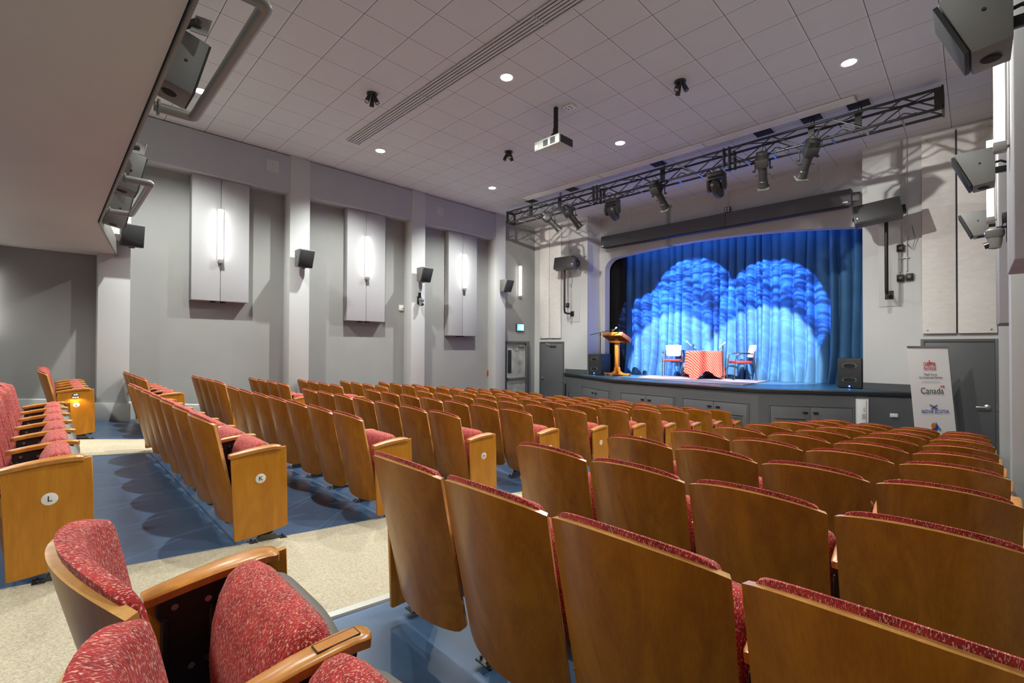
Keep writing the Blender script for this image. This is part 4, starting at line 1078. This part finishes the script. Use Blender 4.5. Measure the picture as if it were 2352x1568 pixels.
b = MB(); b.cyl((-8.86, 11.2, -2.15), (-8.86, 11.2, -1.16), .028, n=12); b.lathe([(0, .03), (.02, .025), (.03, 0), (.028, -.02)], (-8.86, 11.2, -1.15), 12); b.build('post', 'steel', t)

# ---------------------------------------------------------------- on the stage
SZ = -.84
def curtain(x0, x1, yc, z0, z1, pitch, amp, seed, puddle=.10):
    rnd = random.Random(seed); b = MB(); n = int((x1-x0)/pitch*14); nv = 26
    ph = []; p = 0; w = [rnd.uniform(.7, 1.45) for _ in range(200)]
    a_ = [rnd.uniform(.55, 1.2) for _ in range(200)]; sk = [rnd.uniform(-.06, .06) for _ in range(200)]
    tot = 0; cum = [0]
    for q in w: cum.append(cum[-1]+q)
    K = int((x1-x0)/pitch); sc_ = (x1-x0)/cum[K]
    def fn(i, j):
        u = i/n*K; k = min(int(u), K-1); f = u-k
        x = x0+(cum[k]+(cum[k+1]-cum[k])*f)*sc_
        v = j/nv                        # 0 top, 1 bottom
        z = z1+(z0-z1)*v
        s = max(0.0, math.sin(PI*f))
        y = yc-amp*(a_[k])*(s**.62)*(.6+.4*v)
        x += sk[k]*v*s*1.3+.015*math.sin(6*v+k)
        if v > .82:
            e = (v-.82)/.18; y -= puddle*e*e*(.5+.8*s*a_[k]); z += .03*e*math.sin(5*u+seed)*(1-e)*2
            x += .05*e*math.sin(2.3*u)
        y += .014*math.sin(11*v+k*2.1)*s
        return (x, y, z)
    vs = [fn(i, j) for j in range(nv+1) for i in range(n+1)]; W = n+1
    b.add(vs, [(j*W+i, j*W+i+1, (j+1)*W+i+1, (j+1)*W+i) for j in range(nv) for i in range(n)])
    return b
t = thing('stage_curtain', 'tall pleated blue velour curtain filling the back of the stage', 'curtain', (-4.7, 13.0, SZ))
curtain(-8.12, -1.15, 13.05, SZ+.004, 3.25, .24, .25, 5).build('curtain_cloth', 'curtain', t, sharp=180)
b = MB(); b.cyl((-8.9, 13.08, 3.28), (-1.1, 13.08, 3.28), .025, n=10); b.build('curtain_rail', 'steel', t)
t = thing('masking_curtain', 'black side curtain in the shadow behind the lectern', 'curtain', (-8.4, 12.75, SZ))
curtain(-8.75, -7.62, 12.62, SZ+.004, 3.25, .2, .09, 9, .02).build('curtain_cloth', 'blackcloth', t, sharp=180)
b = MB(); b.cyl((-8.9, 12.62, 3.28), (-7.6, 12.62, 3.28), .02, n=10); b.build('curtain_rail', 'steel', t)
# rug
b = MB(); rp = [(-3.58, 10.72), (-3.60, 12.6), (-6.75, 12.45), (-6.35, 10.95)]
b.prism(rp, 'z', SZ+.0, SZ+.022); t = b.build('stage_rug', 'rug', bevel=.008); tag(t, 'pale lilac-grey rug under the two stage chairs', 'rug')
RZ = SZ+.022
# subwoofers
def sub(x, y, label):
    t = local('stage_subwoofer', label, 'loudspeaker', 'black subwoofers at the stage corners')
    w, d, h = .41, .58, .62
    b = MB(); b.b2(-w/2, w/2, 0, d, .01, h); c = b.build('cabinet', 'speaker', t, bevel=.015, seg=3)
    for z in (.17, .46):
        b = MB(); M = Matrix.Rotation(R(90), 3, 'X')
        def ring(s, yy, zz=z): return [(.11*s*math.copysign(abs(math.cos(a))**.7, math.cos(a)), yy, zz+.048*s*math.copysign(abs(math.sin(a))**.8, math.sin(a))) for a in [2*PI*k/28 for k in range(28)]]
        vs = ring(1.12, -.010)+ring(1.0, -.016)+ring(.92, -.004); n = 28
        fs = [(r_*n+k, r_*n+(k+1) % n, (r_+1)*n+(k+1) % n, (r_+1)*n+k) for r_ in (0, 1) for k in range(n)]
        b.add(vs, fs); vs0 = ring(1.12, .01); m = len(b.v); b.v += vs0; 
        for k in range(n): b.f.append([k, (k+1) % n, m+(k+1) % n, m+k]); b.m.append(0)
        b.build('port_rim', 'spkgrey', c)
        b = MB(); b.add(ring(.93, -.003), [tuple(range(28))]); b.build('port', 'dark', c)
    b = MB(); b.box((0, -.004, .045), (.022, .008, .022)); b.build('indicator', 'blueled', c)
    for s in (-1, 1):
        b = MB(); b.box((s*w/2, d*.45, h*.6), (.01, .15, .06)); b.build('side_handle', 'black', c, bevel=.004)
    b = MB()
    for sx in (-1, 1):
        for yy in (.06, d-.06): b.cyl((sx*.17, yy, 0), (sx*.17, yy, .012), .02, n=10)
    b.build('rubber_foot', 'black', t)
    place(t, (x, y, SZ))
sub(-8.085, 11.60, 'black box subwoofer at the dark-door corner of the stage')
sub(-1.83, 11.70, 'black box subwoofer at the banner-side corner of the stage')
# lectern
t = thing('lectern', 'orange wooden lectern with slanted desk and cross base', 'lectern', (-7.35, 11.75, SZ))
lx, ly = -7.38, 11.75
b = MB(); b.b2(lx-.055, lx+.055, ly-.05, ly+.05, SZ+.10, SZ+1.08); b.build('post', 'lectern', t, bevel=.006)
b = MB()
for (dx_, dy_) in ((1, 0), (-1, 0), (0, 1), (0, -1)):
    M = Matrix(((dx_, -dy_, 0), (dy_, dx_, 0), (0, 0, 1)))
    b.prism([(.04, .10), (.10, .22), (.055, .34), (.045, .34), (.04, .30)], 'y', -.02, .02, M, (lx, ly, SZ)) if False else b.prism([(.05, .06), (.20, .06), (.16, .10), (.10, .14), (.09, .24), (.05, .26)], 'y', -.022, .022, M, (lx, ly, SZ))
b.build('corbel', 'lectern', t, bevel=.004)
b = MB(); b.b2(lx-.42, lx+.42, ly-.055, ly+.055, SZ+.03, SZ+.075); b.b2(lx-.055, lx+.055, ly-.34, ly+.30, SZ+.03, SZ+.075)
for (fx, fy) in ((-.37, 0), (.37, 0), (0, -.29), (0, .25)): b.lathe([(.045, 0), (.05, .015), (.045, .032)], (lx+fx, ly+fy, SZ), 14)
b.build('cross_base', 'lectern', t, bevel=.006)
M = Matrix.Rotation(R(14), 3, 'X') @ Matrix.Rotation(R(0), 3, 'Z')
b = MB(); c0 = Vector((lx, ly, SZ+1.15))
yaw = Matrix.Rotation(R(-6), 3, 'Z')
M = yaw @ Matrix.Rotation(R(-24), 3, 'X')
b.box(tuple(c0), (.70, .48, .03), M)
b.box(tuple(c0+M @ Vector((0, -.23, -.04))), (.70, .025, .10), M); b.box(tuple(c0+M @ Vector((0, .23, -.05))), (.70, .025, .12), M)
for s in (-1, 1): b.box(tuple(c0+M @ Vector((s*.338, 0, -.045))), (.025, .46, .11), M)
b.build('desk', 'lectern', t, bevel=.004)
b = MB(); b.box((lx, ly, SZ+.99), (.36, .22, .05), yaw); b.build('desk_support', 'lectern', t, bevel=.004)
# microphones
def mic_stand(x, y, hz, boom_to, mic_dir, label, tripod=False, desk=None, z=SZ):
    t = thing('microphone_stand', label, 'microphone', (x, y, z), 'microphone stands on the stage')
    b = MB()
    if desk: b.lathe([(.07, 0), (.075, .008), (.06, .018), (.012, .022)], (x, y, desk), 20)
    elif tripod:
        for k in range(3): a = 2*PI*k/3+.5; b.cyl((x, y, z+.12), (x+.28*math.cos(a), y+.28*math.sin(a), z+.012), .008, n=6)
    else: b.lathe([(.0, 0), (.13, 0), (.13, .012), (.10, .022), (.02, .03)], (x, y, z), 24)
    b.build('base', 'black', t)
    b = MB(); b.cyl((x, y, (desk or z)+.01), (x, y, hz), .010, n=10); b.cyl((x, y, hz-.06), (x, y, hz+.015), .018, n=10); b.build('pole', 'chrome', t)
    a, c = Vector(boom_to[0]), Vector(boom_to[1])
    b = MB(); b.cyl(tuple(a), tuple(c), .009, n=8); b.build('boom', 'black', t)
    d = Vector(mic_dir).normalized(); q = d.to_track_quat('Z', 'Y').to_matrix()
    b = MB(); b.lathe([(0, -.13), (.010, -.128), (.013, 0), (.02, .03), (.022, .04)], tuple(c), 14, q); m = b.build('microphone', 'alum', t)
    b = MB(); b.lathe([(.022, .04), (.025, .055), (.022, .075), (.01, .09), (0, .092)], tuple(c), 14, q); b.build('mesh_head', 'white', m)
    b = MB(); b.tube([tuple(c-d*.12), tuple(c-d*.16+Vector((.0, 0, -.06))), tuple(a+(c-a)*.3+Vector((0, 0, -.05))), (x+.012, y, hz-.15), (x+.012, y, (desk or z)+.05)], .004, 5); b.build('cable', 'black', t)
mic_stand(-7.76, 11.45, .385, ((-8.10, 11.42, .35), (-7.24, 11.40, .50)), (.5, -.05, .35), 'black boom microphone stand behind the lectern')
TX, TY = -5.07, 12.28
TZ = SZ+.74
mic_stand(TX-.42, TY+.30, .06, ((-5.17, TY+.25, -.06), (-5.66, TY+.38, .115)), (-.5, .1, .42), 'low boom microphone rising behind the striped table toward the facing chair', tripod=True)
mic_stand(-4.56, 12.22, .02, ((-4.56, 12.22, .02), (-4.56, 12.22, .07)), (.45, .45, .55), 'upright microphone stand between the striped table and an angled chair', tripod=True)
# table with draped striped cloth
t = thing('side_table', 'small table hidden under the red striped cloth', 'table', (TX, TY, RZ))
b = MB(); b.lathe([(0, 0), (.44, 0), (.45, .012), (.44, .025), (0, .025)], (TX, TY, TZ-.030), 36); b.build('tabletop', 'lectern', t)
b = MB(); b.cyl((TX, TY, RZ+.02), (TX, TY, TZ-.03), .03, n=12); b.build('column', 'chrome', t)
b = MB()
for k in range(4): a = PI/2*k+.3; b.cyl((TX, TY, RZ+.05), (TX+.27*math.cos(a), TY+.27*math.sin(a), RZ+.016), .014, n=8)
b.build('foot', 'chrome', t)
def cloth():
    b = MB(); N = 144; rows = []
    for r_ in (0, .1, .22, .34, .43, .452): rows.append([(r_*math.cos(2*PI*k/N), r_*math.sin(2*PI*k/N), TZ+.004+(.0 if r_ < .45 else -.012)) for k in range(N)])
    for i in range(1, 15):
        f = i/14; rg = []
        for k in range(N):
            a = 2*PI*k/N
            drop = .62+.10*math.cos(4*a+.6)+.03*math.sin(7*a)     # a square cloth: corners hang lowest
            fold = .5+.5*math.cos(14*a+1.2*math.sin(3*a)); cor = .5+.5*math.cos(4*a+.6)
            r_ = .455+f*(.004+.05*fold*(.4+.6*f)+.035*cor*f)
            z = TZ-.01-min(drop, TZ-RZ-.016)*f
            rg.append((r_*math.cos(a), r_*math.sin(a), z))
        rows.append(rg)
    vs = [(TX+x, TY+y, z) for rg in rows for x, y, z in rg]
    fs = [(j*N+k, j*N+(k+1) % N, (j+1)*N+(k+1) % N, (j+1)*N+k) for j in range(len(rows)-1) for k in range(N)]
    b.add(vs, fs); return b
m = bpy.data.materials.new('red_striped_cloth'); m.use_nodes = True; nt = m.node_tree; bs_ = nt.nodes['Principled BSDF']
tc = nt.nodes.new('ShaderNodeTexCoord'); wv = nt.nodes.new('ShaderNodeTexWave'); wv.inputs['Scale'].default_value = 8; wv.inputs['Distortion'].default_value = .6; wv.bands_direction = 'DIAGONAL'
rp_ = nt.nodes.new('ShaderNodeValToRGB'); rp_.color_ramp.elements[0].position = .15; rp_.color_ramp.elements[1].position = .85; rp_.color_ramp.elements[0].color = (.42, .012, .014, 1); rp_.color_ramp.elements[1].color = (.62, .20, .13, 1)
nt.links.new(tc.outputs['Object'], wv.inputs[0]); nt.links.new(wv.outputs[1], rp_.inputs[0]); nt.links.new(rp_.outputs[0], bs_.inputs['Base Color']); bs_.inputs['Roughness'].default_value = .85
MT['stripe'] = m
tag(cloth().build('tablecloth', 'stripe', sharp=180, weld=True), 'red and coral striped cloth draped over the small stage table', 'tablecloth')
# chairs
def make_chair():
    t = local('stage_chair', '', 'chair', 'cream-backed red chairs on the stage')
    b = MB(); b.prism([(-.22, -.20), (-.18, -.235), (.18, -.235), (.22, -.20), (.235, .15), (.19, .21), (-.19, .21), (-.235, .15)], 'z', .425, .475); b.build('seat', 'redseat', t, bevel=.016, seg=3)
    b = MB(); 
    def bp(u, v): x = (.20+.015*v)*u*(1-.04*abs(u)*(1-v)); return (x, .225+.06*v-.045*(1-u*u)*-1*.6, .56+.32*v-.02*abs(u)**6*(1 if v > .5 else -1))
    vs = []; nu, nv = 12, 8
    for T in (0, .016):
        for j in range(nv+1):
            for i in range(nu+1): p = bp(-1+2*i/nu, j/nv); vs.append((p[0], p[1]+T, p[2]))
    n = (nu+1)*(nv+1); W = nu+1; fs = []
    for j in range(nv):
        for i in range(nu): a = j*W+i; fs += [(a, a+1, a+W+1, a+W), (n+a+W, n+a+W+1, n+a+1, n+a)]
    for i in range(nu): fs += [(i, i+1, n+i+1, n+i), (nv*W+i+1, nv*W+i, n+nv*W+i, n+nv*W+i+1)]
    for j in range(nv): fs += [(j*W+nu, (j+1)*W+nu, n+(j+1)*W+nu, n+j*W+nu), ((j+1)*W, j*W, n+j*W, n+(j+1)*W)]
    b.add(vs, fs); b.build('backrest', 'cream', t, weld=True, sharp=60)
    for s in (-1, 1):
        b = MB(); b.tube([(s*.265, -.25, .008), (s*.262, -.22, .45), (s*.262, -.20, .60), (s*.26, -.17, .645), (s*.255, -.10, .662), (s*.245, .20, .652)], .012, 8); b.build('front_leg', 'chrome', t, sharp=60)
        b = MB(); b.tube([(s*.25, .29, .008), (s*.235, .22, .45), (s*.215, .235, .60), (s*.20, .262, .72)], .012, 8); b.build('rear_leg', 'chrome', t, sharp=60)
        b = MB(); b.tube([(s*.26, -.13, .655), (s*.257, -.02, .672), (s*.250, .12, .668)], .016, 8); b.build('arm_pad', 'black', t)
    b = MB()
    b.cyl((-.26, -.19, .425), (.26, -.19, .425), .011, n=8); b.cyl((-.235, .2, .42), (.235, .2, .42), .011, n=8)
    for s in (-1, 1): b.cyl((s*.255, -.2, .42), (s*.237, .21, .42), .011, n=8)
    b.box((0, 0, .405), (.10, .12, .04)); b.build('under_frame', 'chrome', t)
    return t
ch = make_chair(); ch['label'] = 'cream-backed red-seated chair on the lectern side of the striped table'; place(ch, (-5.98, 12.38, RZ), R(22))
ch2 = dup(ch, 'angled cream-backed red chair on the far side of the table from the lectern'); place(ch2, (-4.18, 12.38, RZ), R(-52))

# ---------------------------------------------------------------- banner
t = local('roll_up_banner', 'tall white roll-up banner with printed logos leaning before the dark door', 'banner')
w, h = .70, 2.195
b = MB(); b.b2(-w/2-.03, w/2+.03, -.05, .14, 0, .075); b.build('base_case', 'alum', t, bevel=.01)
b = MB(); b.cyl((0, .05, .07), (0, .03, h), .009, n=8); b.build('rear_pole', 'alum', t)
b = MB(); b.b2(-w/2-.003, w/2+.003, -.012, .012, h-.028, h); b.build('top_rail', 'alum', t, bevel=.005)
b = MB()
b.grid(lambda u, v: (-w/2+w*u, .0+.004*math.sin(3*v), .06+(h-.08)*v), 2, 10); b.grid(lambda u, v: (-w/2+w*u, .003+.004*math.sin(3*v), .06+(h-.08)*v), 2, 10, True); sheet = b.build('banner_sheet', 'banner', t, sharp=60)
def prt(mb, name, matn): return mb.build(name, matn, sheet)
def txt(s, z, size, matn, squeeze=1, bold=.0, x=0, name='lettering', sp=1):
    b = MB(); vs, fs = glyphs(s, size, bold, squeeze, sp)
    b.add([(v[0]+x, -.008, v[1]+z) for v in vs], fs); return prt(b, name, matn)
zt = h
Z = lambda px_: h-(px_-793)/210*1.54     # print heights down the sheet
txt('CHESTER', Z(837), .088, 'redink', .60, .02); txt('PLAYHOUSE', Z(846.5), .068, 'redink', .58, .018)
b = MB(); b.tube([(0, -.007, Z(833)), (0, -.007, Z(826))], .004, 5); b.tube([(-.035, -.007, Z(830.5)), (-.018, -.007, Z(833)), (0, -.007, Z(833.5)), (.018, -.007, Z(833)), (.035, -.007, Z(830.5))], .005, 5); b.tube([(-.015, -.007, Z(828)), (.015, -.007, Z(828))], .0035, 5); b.tube([(-.09, -.007, Z(831)), (-.05, -.007, Z(831))], .0022, 5); b.tube([(.05, -.007, Z(831)), (.09, -.007, Z(831))], .0022, 5); prt(b, 'anchor_mark', 'redink')
txt('Thank You to', Z(860), .052, 'black', .78, .01); txt('Our Government Partners', Z(867), .050, 'black', .74, .01)
b = MB(); b.b2(-.16, .16, -.0075, -.006, Z(877.3), Z(876.8)); prt(b, 'rule', 'black')
txt('Canada', Z(898.5), .150, 'black', .88, -.0)
b = MB(); fz = Z(890); b.b2(.155, .17, -.0085, -.006, fz, fz+.036); b.b2(.20, .215, -.0085, -.006, fz, fz+.036)
b.add([(.185+.011*math.cos(a), -.0085, fz+.018+.012*math.sin(a)*(1 if k % 2 else .5)) for k, a in enumerate([2*PI*k/10 for k in range(10)])], [tuple(range(10))]); prt(b, 'flag_mark', 'redink')
txt('NOVA SCOTIA', Z(946), .082, 'blueink', .86, .012, x=.02)
b = MB(); b.tube([(-.06, -.007, Z(930)), (.06, -.007, Z(940))], .007, 5); b.tube([(.06, -.007, Z(930.5)), (-.04, -.007, Z(939.5))], .007, 5); prt(b, 'saltire_mark', 'blueink')
b = MB(); b.box((.0, -.0095, Z(935)), (.03, .002, .036)); prt(b, 'shield_mark', 'gold')
b = MB(); zc = Z(981); b.add([(-.03+.045*math.cos(a), -.0075, zc+.01+.06*math.sin(a)) for a in [2*PI*k/24 for k in range(24)]], [tuple(range(24))]); prt(b, 'sun_mark', 'gold')
b = MB(); b.add([(.01, -.0095, zc+.09), (-.0, -.0095, zc+.0), (-.075, -.0095, zc-.045), (.02, -.0095, zc-.055), (.045, -.0095, zc+.0)], [(0, 1, 2, 3, 4)]); prt(b, 'sail_mark', 'blueink')
b = MB(); b.add([(.025, -.0092, zc+.06), (.05, -.0092, zc-.0), (.045, -.0092, zc-.05), (.095, -.0092, zc-.055)], [(0, 1, 2, 3)]); prt(b, 'wave_mark', 'teal')
t.location = (-.415, 10.60, -2.15+ZO); t.rotation_euler = (R(-6), 0, R(45))

# ---------------------------------------------------------------- beams of the stage lights
def beam(S, off, ang, power, col=(1, 1, 1), blend=.12, aim=None, gobo=0):
    c, d = S
    if aim is not None: d = (Vector(aim)-c).normalized()
    p = c+S[1]*off
    o = lamp('stage_beam', 'SPOT', tuple(p), power, col, .025, tuple(p+d*5), ang, blend)
    if gobo:
        L_ = o.data; L_.use_nodes = True; nt = L_.node_tree; em = nt.nodes['Emission']; ln = nt.links.new
        tc = nt.nodes.new('ShaderNodeTexCoord'); sp = nt.nodes.new('ShaderNodeSeparateXYZ'); ln(tc.outputs['Normal'], sp.inputs[0])
        def M(op, a, b_=None):
            n = nt.nodes.new('ShaderNodeMath'); n.operation = op
            for k, v in ((0, a), (1, b_)):
                if v is None: continue
                if isinstance(v, (int, float)): n.inputs[k].default_value = v
                else: ln(v, n.inputs[k])
            return n.outputs[0]
        az = M('ABSOLUTE', sp.outputs[2]); u = M('DIVIDE', sp.outputs[0], az); v = M('DIVIDE', sp.outputs[1], az)
        cb = nt.nodes.new('ShaderNodeCombineXYZ'); ln(M('MULTIPLY', u, 7.0), cb.inputs[0]); ln(M('MULTIPLY', v, 46.0), cb.inputs[1])
        n = nt.nodes.new('ShaderNodeTexNoise'); n.inputs['Scale'].default_value = 1.0; n.inputs['Detail'].default_value = 3; n.inputs['Distortion'].default_value = 1.2; ln(cb.outputs[0], n.inputs['Vector'])
        r = nt.nodes.new('ShaderNodeValToRGB'); r.color_ramp.elements[0].position = .46; r.color_ramp.elements[1].position = .58
        r.color_ramp.elements[0].color = (.12, .12, .12, 1); r.color_ramp.elements[1].color = (1, 1, 1, 1); ln(n.outputs[0], r.inputs[0])
        ln(M('MULTIPLY', r.outputs[0], gobo), em.inputs['Strength'])
beam(M1, .25, 36, 2900, (.12, .27, 1), .04, (-5.65, 12.95, 1.35), gobo=1.6)
beam(M2, .25, 35, 2900, (.12, .27, 1), .04, (-3.66, 12.95, 1.0), gobo=1.6)
beam(S1, .40, 33, 2900, (.12, .27, 1), .05, (-6.75, 12.95, .45), gobo=1.6)
beam(S2, .40, 37, 2200, (1, .98, .95), .14, (-6.15, 12.9, -.75))
beam(S4, .40, 33, 2200, (1, .98, .95), .16, (-3.95, 12.9, -.45))
beam(S3, .40, 24, 250, (1, .97, .95), .25, (-5.0, 12.4, -.7))
beam(S5, .40, 26, 700, (.85, .85, 1), .3, (-5.2, 11.8, -.8))
lamp('curtain_blue_fill', 'AREA', (-4.8, 12.62, 3.3), 22, (.03, .28, 1), .15, (-4.8, 13.0, 0), shape=None)  # unseen area lamp added to wash the curtain blue
_l = bpy.data.objects['curtain_blue_fill'].data; _l.shape = 'RECTANGLE'; _l.size = 6.0; _l.size_y = .12
# lamps of the three-head ceiling spots
for (x, y), aims in (((-6.71, 3.58), (((-5.2, .2, -1.3), 420, 60), ((-9.2, .6, -1.2), 200, 60))),
                     ((-6.72, 6.62), (((-9.7, 11.55, 1.9), 480, 48), ((-1.0, 11.5, 2.0), 260, 34))),
                     ((-3.1, 6.65), (((-.45, 11.5, 1.6), 420, 52), ((-9.3, 11.5, 2.0), 300, 34), ((-1.3, 2.2, -1.0), 420, 62)))):
    for tgt, pw, an in aims: lamp('ceiling_spot_lamp', 'SPOT', (x, y, H-.24), pw, (1, .98, .93), .03, tgt, an, .55)
